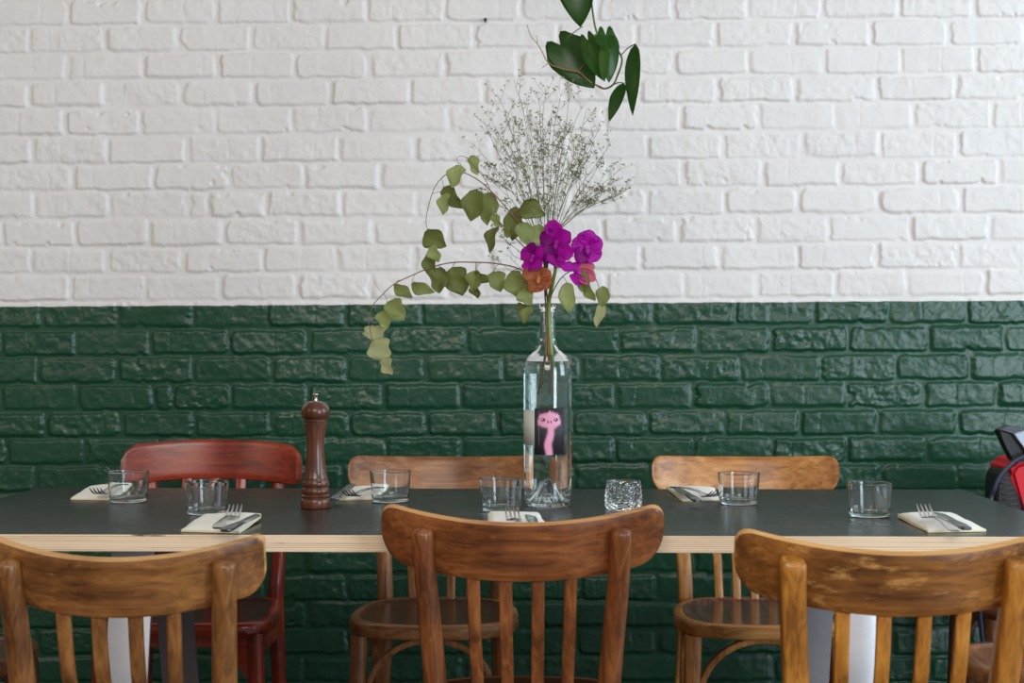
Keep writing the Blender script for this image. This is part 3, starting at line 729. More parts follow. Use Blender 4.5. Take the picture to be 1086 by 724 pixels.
# ------------------------------------------------------------------ napkins and cutlery
def napkin(corners, label, th=.006, puff=.004, seed=0):
    """corners: (px, py, height) front-left, front-right, back-right, back-left"""
    cs = [T(a, b, TZ + c) for a, b, c in corners]; zs_ = [c[2] for c in corners]
    n = 18; bm = bmesh.new(); top = []; mid = []; bt = []
    def pt(u, v):
        # rounded corners by pulling in
        a = cs[0].lerp(cs[1], u); b = cs[3].lerp(cs[2], u); p = a.lerp(b, v)
        za = zs_[0] + (zs_[1] - zs_[0]) * u; zb = zs_[3] + (zs_[2] - zs_[3]) * u
        return p, za + (zb - za) * v
    for i in range(n + 1):
        rt, rm, rb = [], [], []
        for j in range(n + 1):
            u, v = i / n, j / n; p, z = pt(u, v)
            e = min(u, 1 - u, v, 1 - v)
            soft = min(1, e * 9) ** .5
            bulge = puff * math.sin(PI * u) ** .6 * math.sin(PI * v) ** .6 + .0012 * mnoise.noise(Vector((u * 4, v * 4, seed)))
            h = z + (th * (.55 + .45 * soft) + bulge)
            k = mnoise.noise(Vector((u * 3, v * 3, seed + 5))) * .0015
            rt.append(bm.verts.new((p.x + k, p.y + k, TZ + max(.0012, h)))); rb.append(bm.verts.new((p.x + k, p.y + k, TZ + .0006 + max(0, z - .002) * .85)))
        top.append(rt); bt.append(rb)
    for i in range(n):
        for j in range(n):
            bm.faces.new((top[i][j], top[i + 1][j], top[i + 1][j + 1], top[i][j + 1])); bm.faces.new((bt[i][j], bt[i][j + 1], bt[i + 1][j + 1], bt[i + 1][j]))
    for i in range(n):
        for A, B in (((i, 0), (i + 1, 0)), ((i + 1, n), (i, n)), ((0, i + 1), (0, i)), ((n, i), (n, i + 1))):
            f = bm.faces.new((bt[A[0]][A[1]], bt[B[0]][B[1]], top[B[0]][B[1]], top[A[0]][A[1]])); f.material_index = 1
    o = link('napkin', fin(bm), [NAPKIN, NAPEDGE], None, local=False)
    autosmooth(o, 60); return prop(o, label, 'napkin', 'folded cream napkins on the table')
def ribbon(bm, fr, prof, w0=None):
    """fr(s) -> matrix-like frame; prof: list (s, cx, halfwidth, z, thick)"""
    rings = []
    for s, cx, hw, z, th in prof:
        o_, d_, s_, n_ = fr
        c = o_ + d_ * s + s_ * cx + n_ * z
        rings.append([bm.verts.new(c + s_ * a * hw + n_ * b * th / 2) for a, b in ((-1, -.4), (-.7, -1), (.7, -1), (1, -.4), (1, .4), (.7, 1), (-.7, 1), (-1, .4))])
    for a, b in zip(rings[:-1], rings[1:]):
        for k in range(8): bm.faces.new((a[k], a[(k + 1) % 8], b[(k + 1) % 8], b[k]))
    bm.faces.new(list(reversed(rings[0]))); bm.faces.new(rings[-1])
def frame(A, B):
    d = (B - A).normalized(); s = d.cross(Vector((0, 0, 1))).normalized(); n = s.cross(d).normalized(); return (A, d, s, n)
def fork(A, B, label, L=.185):
    """A handle end, B tine tips; keeps its real length about the midpoint"""
    mid = (A + B) / 2; d = (B - A).normalized(); A = mid - d * L / 2; fr = frame(A, A + d * L)
    bm = bmesh.new()
    ribbon(bm, fr, [(0, 0, .0062, .000, .003), (.004, 0, .0085, .0005, .003), (.02, 0, .0088, .002, .003), (.06, 0, .0055, .004, .003), (.10, 0, .0032, .0035, .0032), (.122, 0, .0042, .001, .0028), (.134, 0, .0105, -.002, .0024), (.145, 0, .0125, -.0035, .002)])
    for c in (-.0098, -.0033, .0033, .0098):
        ribbon(bm, fr, [(.143, c, .0023, -.0035, .002), (.160, c * 1.02, .0018, -.001, .002), (.175, c * 1.02, .0015, .005, .0018), (L, c * 1.0, .0007, .011, .001)])
    o = link('fork', fin(bm), STEEL, None, local=False); autosmooth(o, 40)
    return prop(o, label, 'fork', 'forks on the napkins')
def knife(A, B, label, L=.2):
    mid = (A + B) / 2; d = (B - A).normalized(); A = mid - d * L / 2; fr = frame(A, A + d * L)
    t = thing('knife', A, label, 'knife', 'knives on the napkins')
    bm = bmesh.new()
    ribbon(bm, fr, [(0, 0, .004, 0, .004), (.004, 0, .008, 0, .006), (.03, 0, .0085, 0, .0065), (.075, 0, .0058, 0, .006), (.09, 0, .0052, 0, .005)])
    o = link('handle', fin(bm), HANDLE_DK, t, local=False); autosmooth(o, 40)
    bm = bmesh.new()
    ribbon(bm, fr, [(.088, 0, .0050, 0, .0040), (.10, .001, .0078, 0, .0024), (.14, .001, .009, 0, .0018), (.175, .001, .0085, 0, .0016), (.19, -.001, .0060, 0, .0014), (L, -.005, .001, 0, .001)])
    o = link('blade', fin(bm), STEEL, t, local=False); autosmooth(o, 40)
    return t
H = TZ + .0145
# 1 far left
napkin([(75, 530, 0), (122, 531, 0), (141, 515, .006), (95, 517, .002)], 'folded cream napkin at the far left behind the tumbler', seed=1)
fork(T(129, 515.5, H + .002), T(105, 522.5, H + .002), 'fork lying on the far left napkin, tines pointing left')
# 2 front left
napkin([(192, 564, 0), (254, 566, 0), (277, 547, .008), (216, 548, .002)], 'folded white napkin at the front left edge of the table', seed=2, th=.007)
fork(T(229, 561, H), T(251, 541, H + .007), 'fork on the front left napkin, tines pointing away')
knife(T(243.5, 560, H), T(270, 547, H + .003), 'knife on the front left napkin, to the right of the fork')
# 3 beside the mill
napkin([(356, 531, 0), (400, 530.5, 0), (412, 516.5, .004), (370, 518.5, .004)], 'folded cream napkin between pepper mill and tumbler', seed=3)
fork(T(398, 519, H), T(374, 524, H + .002), 'fork on the napkin beside the pepper mill')
knife(T(357.5, 526.5, H), T(368.5, 517.3, H + .006), 'knife on the napkin right behind the pepper mill', L=.17)
# 4 centre
napkin([(517, 558, 0), (580, 559, 0), (571, 545.5, .003), (518, 545.5, .003)], 'folded white napkin at the centre, behind the middle chair rail', seed=4)
fork(T(553, 560, H), T(544, 547, H + .004), 'fork on the centre napkin')
knife(T(568, 560, H), T(562, 548, H + .002), 'knife on the centre napkin')
# 5 back right
napkin([(724, 532, 0), (763, 532, 0), (758, 519, .006), (707, 517, .006)], 'folded cream napkin left of the tumbler by the amber chair', seed=5)
knife(T(739, 530, H), T(718, 518, H + .004), 'knife on the napkin by the amber chair')
fork(T(725, 519.0, H + .002), T(748, 524.0, H + .001), 'fork on the napkin by the amber chair')
# 6 front right
napkin([(984, 565, 0), (1046, 564, 0), (1009, 546, .004), (952, 547, .004)], 'folded cream napkin at the front right edge of the table', seed=6, th=.007)
fork(T(1010, 561, H), T(981, 543, H + .009), 'fork on the front right napkin, tines pointing away')
knife(T(1021, 558, H), T(996, 545, H + .003), 'knife on the front right napkin, to the right of the fork')

# ------------------------------------------------------------------ leaves
def leafmat(name, c1, c2, rough=.5, vein=None, scale=8, sss=0):
    m, nt, b = newmat(name); N = nt.nodes; L = nt.links
    tc = N.new('ShaderNodeTexCoord'); nz = N.new('ShaderNodeTexNoise'); nz.inputs['Scale'].default_value = scale * 10; nz.inputs['Detail'].default_value = 5
    L.new(tc.outputs['Object'], nz.inputs['Vector'])
    mx = N.new('ShaderNodeMix'); mx.data_type = 'RGBA'; mx.inputs[6].default_value = c1; mx.inputs[7].default_value = c2
    L.new(nz.outputs['Fac'], mx.inputs[0]); L.new(mx.outputs[2], b.inputs['Base Color'])
    b.inputs['Roughness'].default_value = rough
    tr = N.new('ShaderNodeBsdfTranslucent'); L.new(mx.outputs[2], tr.inputs['Color'])
    ms = N.new('ShaderNodeMixShader'); ms.inputs[0].default_value = .22
    L.new(b.outputs[0], ms.inputs[1]); L.new(tr.outputs[0], ms.inputs[2]); L.new(ms.outputs[0], N['Material Output'].inputs['Surface'])
    return m
LM = {'d': leafmat('eucalyptus_dark', srgb(116, 124, 62), srgb(154, 160, 90)), 'm': leafmat('eucalyptus_mid', srgb(148, 160, 94), srgb(174, 184, 118)),
      'l': leafmat('eucalyptus_light', srgb(170, 184, 120), srgb(198, 208, 146)), 'p': leafmat('eucalyptus_pale', srgb(190, 196, 146), srgb(214, 216, 170))}
TWIG = pbr('twig_brown', srgb(120, 84, 60), rough=.6, noise_amt=.2, nscale=100)
def leaf_mesh(L, Wd, shape='round', curl=.25, fold=.2, wob=.1, seed=0, nx=8, ny=12):
    """blade along +Y from its base at the origin; faces +Z"""
    bm = bmesh.new(); rnd = random.Random(seed); ph = rnd.random() * 6; grid = []
    for j in range(ny + 1):
        v = j / ny
        if shape == 'round': w = math.sin(PI * min(1, v ** .8)) ** .55 * (1 - .10 * v)
        elif shape == 'heart': w = (.74 + .26 * math.sin(min(1, v / .28) * PI / 2)) * max(0, 1 - v ** 2.3) ** .85
        elif shape == 'petal': w = math.sin(PI * min(1, v ** 1.25 * .97)) ** .6
        else: w = max(0, math.sin(PI * v ** .72)) ** .8
        w = max(w, .02)
        if v < .02: w = max(w, .06)
        tipw = 1 - max(0, v - .8) * 1.6 if shape == 'round' else 1
        row = []
        for i in range(nx + 1):
            u = (i / nx) * 2 - 1
            ww = w * tipw * (1 + wob * .5 * math.sin(v * 9 + ph + (2 if u > 0 else 0)) * abs(u))
            x = u * ww * Wd / 2; y = v * L
            if shape == 'heart': y -= (1 - v) ** 3 * L * .20 * math.sin(PI * min(1, abs(u) * 1.02)) ** .8
            z = -curl * L * (v - .4) ** 2 + fold * Wd * math.sqrt(u * u + .04) * ww * .6 + wob * Wd * .25 * math.sin(v * 8 + u * 3 + ph) * abs(u)
            row.append(bm.verts.new((x, y, z)))
        grid.append(row)
    for j in range(ny):
        for i in range(nx):
            bm.faces.new((grid[j][i], grid[j][i + 1], grid[j + 1][i + 1], grid[j + 1][i]))
    bmesh.ops.solidify(bm, geom=bm.faces[:], thickness=.0005)
    return fin(bm)
def cam_frame(ang, yaw=0, pitch=0, roll=0):
    """axes with +Z facing the camera, +Y along image angle ang (0 = right, 90 = up), then turned"""
    a = math.radians(ang); y = RT * math.cos(a) + UP * math.sin(a); z = -FW; x = y.cross(z)
    M = Matrix((x, y, z)).transposed()
    return (M @ Matrix.Rotation(math.radians(yaw), 3, 'Y') @ Matrix.Rotation(math.radians(pitch), 3, 'X')).to_4x4()
def put_leaf(parent, px, py, lpx, wpx, ang, mat, d=2.92, yaw=0, pitch=0, shape='round', seed=0, name='leaf', curl=.25, fold=.2, wob=.12, petiole=None, pr=.0005, pm=None):
    """leaf centred on (px, py), its tip towards image angle ang"""
    k = F / d; L = lpx / k / max(.5, math.cos(math.radians(pitch))); Wd = wpx / k / max(.45, math.cos(math.radians(yaw)))
    me = leaf_mesh(L, Wd, shape, curl, fold, wob, seed)
    M = cam_frame(ang, yaw, pitch)
    c = P(px, py, d); me.transform(Matrix.Translation(c) @ M @ Matrix.Translation((0, -L / 2, 0)))
    base = c + (M @ Vector((0, -L / 2, -curl * L * .16)))
    o = link(name, me, mat, parent, local=False)
    if petiole is not None:
        q = petiole; bm = bmesh.new(); m_ = (q + base) / 2 + Vector((0, 0, .003))
        tube(bm, bez([q, m_, base], 6), pr, 5)
        link('petiole', fin(bm), pm or TWIG, o, local=False)
    return o
def near(pts, p): return min(pts, key=lambda q: (q - p).length)

NECK = P(580.8, 330, 2.925)
def stem_pts(lst, d0=2.925): return [P(a, b, d0 + (c if c else 0)) for a, b, c in lst]
mouth = (581, 322, 0)
# stems go on down into the bottle
euc1 = thing('eucalyptus_branch', P(578, 400, 2.925), 'tall arching dried eucalyptus branch with green leaves, upper one in the bottle', 'branch')
inside = lambda a: [(580.8 + a * 10, 418, -.008 * a), (580.8 + a * 2, 366, .002 * a), (580.8 + a * 2.5, 324, 0)]
s1 = bez(stem_pts(inside(-.9) + [(575, 290, -.01), (560, 252, -.02), (540.6, 224.6, -.03), (521, 203, -.03), (506.5, 190.5, -.03), (488.5, 182, -.03), (474, 184.4, -.03), (461.6, 197.7, -.03), (454.4, 219, -.03), (452, 238, -.03), (459, 256, -.03)]), 70)
bm = bmesh.new(); tube(bm, s1, [.0016 - .0011 * i / 70 for i in range(71)], 7); link('stem', fin(bm), TWIG, euc1, local=False)
s1b = bez(stem_pts([(556, 262, -.02), (537, 242.6, -.03), (528, 232, -.035), (524.5, 214, -.04), (515.5, 192, -.04), (504.7, 178, -.04), (494, 166.5, -.04), (485, 167, -.04), (486, 174, -.04)]), 40)
bm = bmesh.new(); tube(bm, s1b, [.0010 - .0006 * i / 40 for i in range(41)], 6); link('twig', fin(bm), TWIG, euc1, local=False)
A1 = s1[20:] + s1b
U = [(503, 175, 22, 12, -70, 'l', 20, 10), (483, 186, 26, 18, -115, 'l', 15, 5), (479.5, 209.5, 30, 17, -48, 'd', 10, 10), (470.6, 216, 24, 13, -97, 'l', 30, 5), (502, 217.5, 35, 24, -100, 'd', 5, 0),
     (517, 220, 35, 21, -95, 'm', 20, 10), (527, 234, 16, 10, -60, 'l', 40, 0), (522.6, 254, 30, 12, -108, 'd', 45, 0), (545, 237, 37, 21, -95, 'd', 5, 5), (564, 223, 27, 23, -20, 'd', -10, 15),
     (557, 247, 25, 20, -80, 'm', -15, 10), (575.5, 253, 34, 22, -55, 'l', -5, 5), (461.6, 254, 28, 22, -30, 'd', 10, 10), (460.5, 269, 20, 14, -70, 'l', 20, 0), (456, 280, 28, 16, -95, 'd', 10, 0), (538, 246, 14, 9, -60, 'm', 30, 10)]
for i, (x, y, l, w, a, c, yw, pt_) in enumerate(U):
    d = 2.925 - .035 - .015 * math.sin(i * 2.1)
    cpt = P(x, y, d); put_leaf(euc1, x, y, l, w, a, LM[c], d, yw, pt_, seed=i, petiole=near(A1, cpt + Vector((0, 0, .012))), wob=.34, fold=.05 + .35 * ((i * 7) % 5) / 4, curl=.15 + .45 * ((i * 3) % 4) / 3)
euc2 = thing('eucalyptus_branch', P(583, 405, 2.925), 'long eucalyptus branch drooping left over the green wall, lower one in the bottle', 'branch')
s2 = bez(stem_pts(inside(.2) + [(575, 303, -.01), (553, 286, -.02), (528, 279.6, -.02), (503, 278, -.02), (478, 278.5, -.02), (456, 284, -.02), (434.6, 293, -.02), (416.7, 302, -.02), (402, 316, -.02), (394.4, 326, -.02), (391.5, 343, -.02), (396, 362, -.02), (408, 384, -.02)]), 76)
bm = bmesh.new(); tube(bm, s2, [.0016 - .0011 * i / 76 for i in range(77)], 7); link('stem', fin(bm), TWIG, euc2, local=False)
Lw = [(427.5, 309, 24, 13, -30, 'm', 20, 10), (447, 306, 26, 14, -15, 'm', 10, 20), (466, 297, 28, 22, -95, 'd', 10, 0), (485, 298, 32, 27, -70, 'd', 0, 5), (503.5, 298, 24, 16, -100, 'm', 30, 0), (510, 295, 18, 12, -30, 'd', 30, 10),
      (527, 298, 22, 21, -70, 'm', -10, 15), (549, 303, 34, 25, -65, 'm', 5, 5), (558, 315, 20, 17, -50, 'l', 15, 5), (558, 333, 20, 11, -120, 'm', 30, 0), (553, 327, 14, 9, -60, 'd', 20, 0), (504.5, 308, 18, 11, -80, 'd', 35, 0),
      (419.6, 329.5, 26, 22, -50, 'm', -15, 10), (407.7, 339, 20, 17, -75, 'l', 10, 0), (398, 353, 16, 27, -85, 'p', 0, 25), (403, 371, 26, 27, -75, 'p', 10, 5), (411, 388, 20, 15, -65, 'p', 30, 5), (407, 380, 14, 10, -20, 'p', 25, 10)]
for i, (x, y, l, w, a, c, yw, pt_) in enumerate(Lw):
    d = 2.925 - .022 - .012 * math.sin(i * 1.7)
    cpt = P(x, y, d); put_leaf(euc2, x, y, l, w, a, LM[c], d, yw, pt_, seed=40 + i, petiole=near(s2[18:], cpt + Vector((0, 0, .012))), wob=.34, fold=.05 + .35 * ((i * 7) % 5) / 4, curl=.15 + .45 * ((i * 3) % 4) / 3)
euc3 = thing('eucalyptus_twig', P(586, 400, 2.925), 'short eucalyptus twig with leaves hanging to the right of the bottle neck', 'twig')
s3 = bez(stem_pts(inside(.6) + [(588, 306, -.015), (598, 292, -.03), (612, 285, -.04), (625, 286, -.04), (633, 298, -.04), (637, 312, -.04), (638, 325, -.04)]), 40)
bm = bmesh.new(); tube(bm, s3, [.0013 - .0008 * i / 40 for i in range(41)], 7); link('stem', fin(bm), TWIG, euc3, local=False)
for i, (x, y, l, w, a, c, yw, pt_) in enumerate([(602, 315.5, 33, 18, -85, 'l', 10, 5), (618, 299, 24, 16, -85, 'm', 20, 0), (625, 310, 22, 11, -60, 'm', 35, 0), (639.4, 314.5, 22, 15, -95, 'm', 15, 5), (636, 334, 27, 11, -110, 'p', 30, 0)]):
    d = 2.925 - .045; cpt = P(x, y, d)
    put_leaf(euc3, x, y, l, w, a, LM[c], d, yw, pt_, seed=80 + i, petiole=near(s3[14:], cpt + Vector((0, 0, .014))), wob=.2)

# ------------------------------------------------------------------ orchid
def petalmat(name, c1, c2):
    m, nt, b = newmat(name); N = nt.nodes; L = nt.links
    tc = N.new('ShaderNodeTexCoord'); nz = N.new('ShaderNodeTexNoise'); nz.inputs['Scale'].default_value = 90; nz.inputs['Detail'].default_value = 3
    L.new(tc.outputs['Object'], nz.inputs['Vector'])
    mx = N.new('ShaderNodeMix'); mx.data_type = 'RGBA'; mx.inputs[6].default_value = c1; mx.inputs[7].default_value = c2
    L.new(nz.outputs['Fac'], mx.inputs[0]); L.new(mx.outputs[2], b.inputs['Base Color']); b.inputs['Roughness'].default_value = .55
    tr = N.new('ShaderNodeBsdfTranslucent'); L.new(mx.outputs[2], tr.inputs['Color'])
    ms = N.new('ShaderNodeMixShader'); ms.inputs[0].default_value = .3
    L.new(b.outputs[0], ms.inputs[1]); L.new(tr.outputs[0], ms.inputs[2]); L.new(ms.outputs[0], N['Material Output'].inputs['Surface'])
    return m
MAG = petalmat('magenta_petal', srgb(186, 4, 176), srgb(222, 24, 206)); MAG2 = petalmat('deep_magenta_petal', srgb(146, 0, 136), srgb(184, 8, 170)); WILT = petalmat('wilting_pink_petal', srgb(214, 70, 160), srgb(240, 160, 140)); BRN = petalmat('wilted_brown_petal', srgb(168, 92, 54), srgb(222, 142, 96))
orch = thing('orchid_stem', P(586, 410, 2.925), 'cut orchid stem with magenta flowers and one wilted brown flower, in the bottle', 'flower')
GRN = pbr('orchid_green', srgb(118, 136, 62), rough=.45, noise_amt=.15, nscale=60)
PNK = pbr('pedicel_pink', srgb(206, 120, 150), rough=.5, noise_amt=.25, nscale=80)
so = bez(stem_pts([(590, 420, .006), (584, 366, .002), (582, 324, 0), (586, 300, -.012), (589, 284, -.02), (587, 262, -.02), (590, 236, -.018)]), 36)
bm = bmesh.new(); tube(bm, so, [.0036 - .0026 * max(0, i - 18) / 18 for i in range(37)], 10); link('stem', fin(bm), GRN, orch, local=False)
def flower(px, py, size, faceyaw, facepitch, spin, petals, mats, d=2.90, label=None):
    """petals: list of (angle, length, width) in px; a mesh centre with its petals as children"""
    k = F / d; ctr = P(px, py, d)
    base = cam_frame(90, faceyaw, facepitch)
    bm = bmesh.new(); bmesh.ops.create_icosphere(bm, subdivisions=2, radius=size * .10 / k)
    tube(bm, [Vector((0, 0, 0)), Vector((0, -.1 * size / k, .08 * size / k)), Vector((0, -.22 * size / k, .16 * size / k))], [.06 * size / k, .09 * size / k, .04 * size / k], 8)
    me = fin(bm); me.transform(Matrix.Translation(ctr) @ base)
    f = link('flower', me, mats[1], orch, local=False, label=label)
    for i, (a, l, w, mi) in enumerate(petals):
        me = leaf_mesh(l / k, w / k, 'petal', .35, .10, .28, seed=int(px) + i, nx=10, ny=10)
        R_ = Matrix.Rotation(math.radians(a + spin - 90), 4, 'Z') @ Matrix.Rotation(math.radians(16), 4, 'X')
        me.transform(Matrix.Translation(ctr) @ base @ R_)
        link('petal', me, mats[mi], f, local=False)
    bm = bmesh.new(); q = near(so[20:], ctr); tube(bm, bez([q, (q + ctr) / 2 + Vector((0, .008, .004)), ctr + Vector((0, .003, 0))], 8), .0011, 7)
    link('pedicel', fin(bm), PNK, f, local=False)
    return f
M2 = [MAG, MAG2]
flower(590, 257, 36, -20, 5, 0, [(95, 24, 20, 0), (30, 20, 22, 0), (150, 19, 20, 1), (-45, 24, 22, 0), (-120, 24, 22, 1), (-85, 26, 22, 0)], M2, 2.895)
flower(622, 262, 36, 12, 10, 0, [(88, 19, 22, 0), (20, 18, 19, 0), (160, 18, 20, 0), (-45, 19, 19, 0), (-125, 19, 19, 1), (-85, 12, 10, 1)], M2, 2.89)
flower(565, 272, 34, -35, 0, 0, [(85, 15, 15, 1), (20, 18, 18, 0), (155, 15, 17, 0), (-45, 17, 17, 0), (-110, 17, 18, 0)], M2, 2.885)
flower(612, 287, 36, 15, -30, 0, [(100, 10, 14, 1), (15, 20, 15, 0), (165, 20, 13, 1), (-40, 22, 17, 0), (-100, 20, 17, 1), (-70, 21, 14, 0)], [WILT, MAG], 2.89, label='wilting pink orchid flower')
flower(571, 295, 30, -10, -10, 0, [(90, 14, 16, 0), (20, 15, 16, 0), (160, 18, 16, 0), (-40, 17, 16, 1), (-110, 17, 18, 0), (-75, 14, 14, 0)], [BRN, BRN], 2.885, label='wilted orange brown orchid flower')
for i, (x, y) in enumerate(((588, 237), (583, 243))):
    bm = bmesh.new(); c = P(x, y, 2.905); tube(bm, [c, c + Vector((0, 0, .006)), c + Vector((.001, 0, .011))], [.0015, .0028, .0006], 8)
    link('bud', fin(bm), PNK, orch, local=False)

# ------------------------------------------------------------------ dried filler sprig
spr = thing('dried_sprig', P(577, 410, 2.925), 'airy dried grey-green flower sprig fanning out above the orchids', 'flower')
SPG = pbr('sprig_green', srgb(112, 118, 80), rough=.7, noise_amt=.15, nscale=80); FLO = pbr('sprig_florets', srgb(134, 134, 96), rough=.8, noise_amt=.3, nscale=300)
rs = random.Random(21)
bms = bmesh.new(); bmf = bmesh.new()
root = P(579, 300, 2.925)
tube(bms, bez(stem_pts([(574, 412, -.006), (580, 366, .003), (580.5, 322, .002), (579, 300, 0)]), 12), .0014, 6)
def floret(p, r):
    for _ in range(rs.randint(2, 3)):
        dv = Vector((rs.uniform(-1, 1), rs.uniform(-1, 1), rs.uniform(-.4, 1))).normalized()
        tube(bmf, [p, p + dv * r * .6, p + dv * r * 1.3], [r * .10, r * .24, r * .08], 4)
def twigs(p, dirv, length, rad, lvl):
    n = 5; pts = [p]; d = dirv.normalized()
    for i in range(n):
        d = (d + Vector((rs.uniform(-.12, .12), rs.uniform(-.10, .10), rs.uniform(-.04, .10)))).normalized(); pts.append(pts[-1] + d * length / n)
    tube(bms, pts, [rad * (1 - .5 * i / n) for i in range(n + 1)], 4, cap=False)
    if lvl <= 0:
        floret(pts[-1], .0034)
        for q in pts[2:-1]:
            if rs.random() < .5:
                e = q + Vector((rs.uniform(-.006, .006), rs.uniform(-.004, .004), rs.uniform(.001, .006))); tube(bms, [q, e], .00030, 3, cap=False); floret(e, .0031)
        return
    kk = {2: 5, 1: 3}.get(lvl, 3)
    for j in range(kk):
        f = rs.uniform(.40, 1.0); q = pts[min(n, int(f * n) + (1 if lvl > 1 else 0))]
        sd_ = rs.choice((-1, 1)); a = math.radians(rs.uniform(16, 44)) * sd_
        nd = d * math.cos(a) + RT * math.sin(a) + FW * rs.uniform(-.35, .35)
        twigs(q, nd, length * rs.uniform(.36, .6), rad * .55, lvl - 1)
mains = [(532, 104), (551, 90), (572, 104), (590, 100), (612, 112), (628, 140), (640, 168), (514, 132), (548, 150), (594, 150)]
lines = []
for tx_, ty_ in mains:
    start = P(579 + (tx_ - 579) * .10, 258, 2.925); e = P(tx_, ty_, 2.925 + rs.uniform(-.05, .06)); v = e - start
    pts = bez([root, start, start + v * .40 + RT * (-v.dot(RT) * .06), start + v * .78], 16)
    tube(bms, pts, [.00095 - .0005 * i / 16 for i in range(17)], 5, cap=False); lines.append(pts)
    d = (pts[-1] - pts[-2]).normalized(); twigs(pts[-1], d, v.length * .26, .00050, 1)
    for q in range(7, 16):
        if rs.random() < .62: twigs(pts[q], d + RT * rs.choice((-1, 1)) * rs.uniform(.25, .75) + FW * rs.uniform(-.4, .4), rs.uniform(.03, .06), .00042, 1)
for tx_, ty_ in ((507, 150), (520, 118), (662, 202), (655, 178), (668, 196), (648, 205), (634, 128), (606, 94), (646, 152), (503, 170), (540, 122), (560, 128), (582, 124), (600, 132), (618, 170), (652, 188), (522, 186), (560, 108), (575, 86 + 12), (530, 140), (622, 118), (516, 205)):
    ln = min(lines, key=lambda l: abs((l[-1] - P(tx_, ty_, 2.925)).dot(RT))); st_ = ln[rs.randint(6, 9)]
    e = P(tx_, ty_, 2.925 + rs.uniform(-.05, .05)); v = e - st_
    pts = bez([st_, st_ + v * .4 + UP * v.length * .05, st_ + v * .74], 10)
    tube(bms, pts, [.00062 - .00028 * i / 10 for i in range(11)], 5, cap=False)
    d = (pts[-1] - pts[-2]).normalized(); twigs(pts[-1], d, v.length * .30, .00046, 1)
    for q in range(4, 10):
        if rs.random() < .5: twigs(pts[q], d + RT * rs.choice((-1, 1)) * rs.uniform(.3, .8) + FW * rs.uniform(-.4, .4), rs.uniform(.025, .045), .0004, 1)
for tx_, ty_ in ((528, 246), (536, 264), (545, 280), (532, 284)):
    e = P(tx_, ty_, 2.93); v = e - root; pts = bez([root, root + v * .5 + UP * .006, root + v * .8], 8)
    tube(bms, pts, .0005, 5, cap=False); twigs(pts[-1], v.normalized() + UP * .3, .035, .0004, 1)
link('stems', fin(bms, recalc=False), SPG, spr, local=False)
o = link('florets', fin(bmf, recalc=False), FLO, spr, local=False); o['kind'] = 'stuff'

# ------------------------------------------------------------------ hanging plant
DP = 3.15
PH = {'d': leafmat('philodendron_dark', srgb(42, 84, 28), srgb(60, 106, 40), .28, scale=4), 'm': leafmat('philodendron_mid', srgb(52, 100, 34), srgb(68, 118, 44), .28, scale=4), 'l': leafmat('philodendron_light', srgb(76, 122, 48), srgb(98, 142, 60), .35, scale=4)}
VINE = pbr('vine_green', srgb(84, 112, 44), rough=.45, noise_amt=.2, nscale=50); VINB = pbr('vine_brown', srgb(150, 116, 70), rough=.6, noise_amt=.3, nscale=60)
pt_top = P(626, -100, DP)
hp = thing('hanging_plant', pt_top, 'trailing heart-leaf plant hanging from above in front of the white wall', 'plant')
v1 = bez([P(626, -100, DP + .02), P(622, -50, DP), P(628, 8, DP), (P(633.7, 36, DP)), P(645, 42, DP), P(657, 56, DP), P(659.5, 66, DP), P(655, 80, DP), P(650, 90, DP), P(641, 94, DP), P(632, 90, DP), P(625, 86, DP)], 50)
bm = bmesh.new(); tube(bm, v1, .0019, 8); link('vine', fin(bm), VINE, hp, local=False)
v2 = bez([P(641, 94, DP), P(625, 86, DP - .01), P(613, 76, DP - .02), P(597.4, 73, DP - .02), P(582, 67, DP - .02), P(575, 55, DP - .02), P(570, 46.6, DP - .02), P(563, 38, DP - .02), P(558.7, 26, DP - .02)], 36)
bm = bmesh.new(); tube(bm, v2, [.0016 - .001 * i / 36 for i in range(37)], 7)
for a, b in (((583, 66), (575, 72)), ((570, 46), (569, 37)), ((613, 76), (622, 65))): tube(bm, [P(a[0], a[1], DP - .02), P(b[0], b[1], DP - .02)], [.0009, .0004], 5)
link('vine_tip', fin(bm), VINB, hp, local=False, label='thin browning vine end')
def heart(px, py, L, Wd, ang, m, yaw=0, pitch=0, d=DP, pet=None, fold=.15, curl=.2, seed=0, shape='heart'):
    return put_leaf(hp, px, py, L, Wd, ang, PH[m], d, yaw, pitch, shape, seed, curl=curl, fold=fold, wob=.05, petiole=pet, pr=.0011, pm=VINE)
heart(612, -5, 66, 46, -84, 'd', 5, 5, DP - .03, P(628, 8, DP), seed=1)
heart(612, 70, 58, 48, -52, 'd', 5, 5, DP - .01, P(618, 28, DP - .02), seed=2)
heart(631, 64, 46, 22, -68, 'm', 25, 5, DP - .05, P(634, 36, DP), seed=3)
heart(645, 62, 50, 26, -85, 'm', -20, 0, DP - .035, P(645, 42, DP), seed=4)
heart(640.6, 69, 35, 12, -92, 'l', 30, 0, DP - .065, P(640, 48, DP - .03), seed=5)
heart(642, 46, 16, 26, -100, 'm', 0, 30, DP - .06, P(645, 42, DP), seed=6)
heart(671, 84, 76, 16, -93, 'd', 25, 0, DP - .03, P(659, 58, DP), seed=7, fold=.1, shape='blade')
heart(653, 108, 44, 14, -112, 'd', 25, 0, DP - .03, P(648, 91, DP), seed=8, fold=.1, shape='blade')
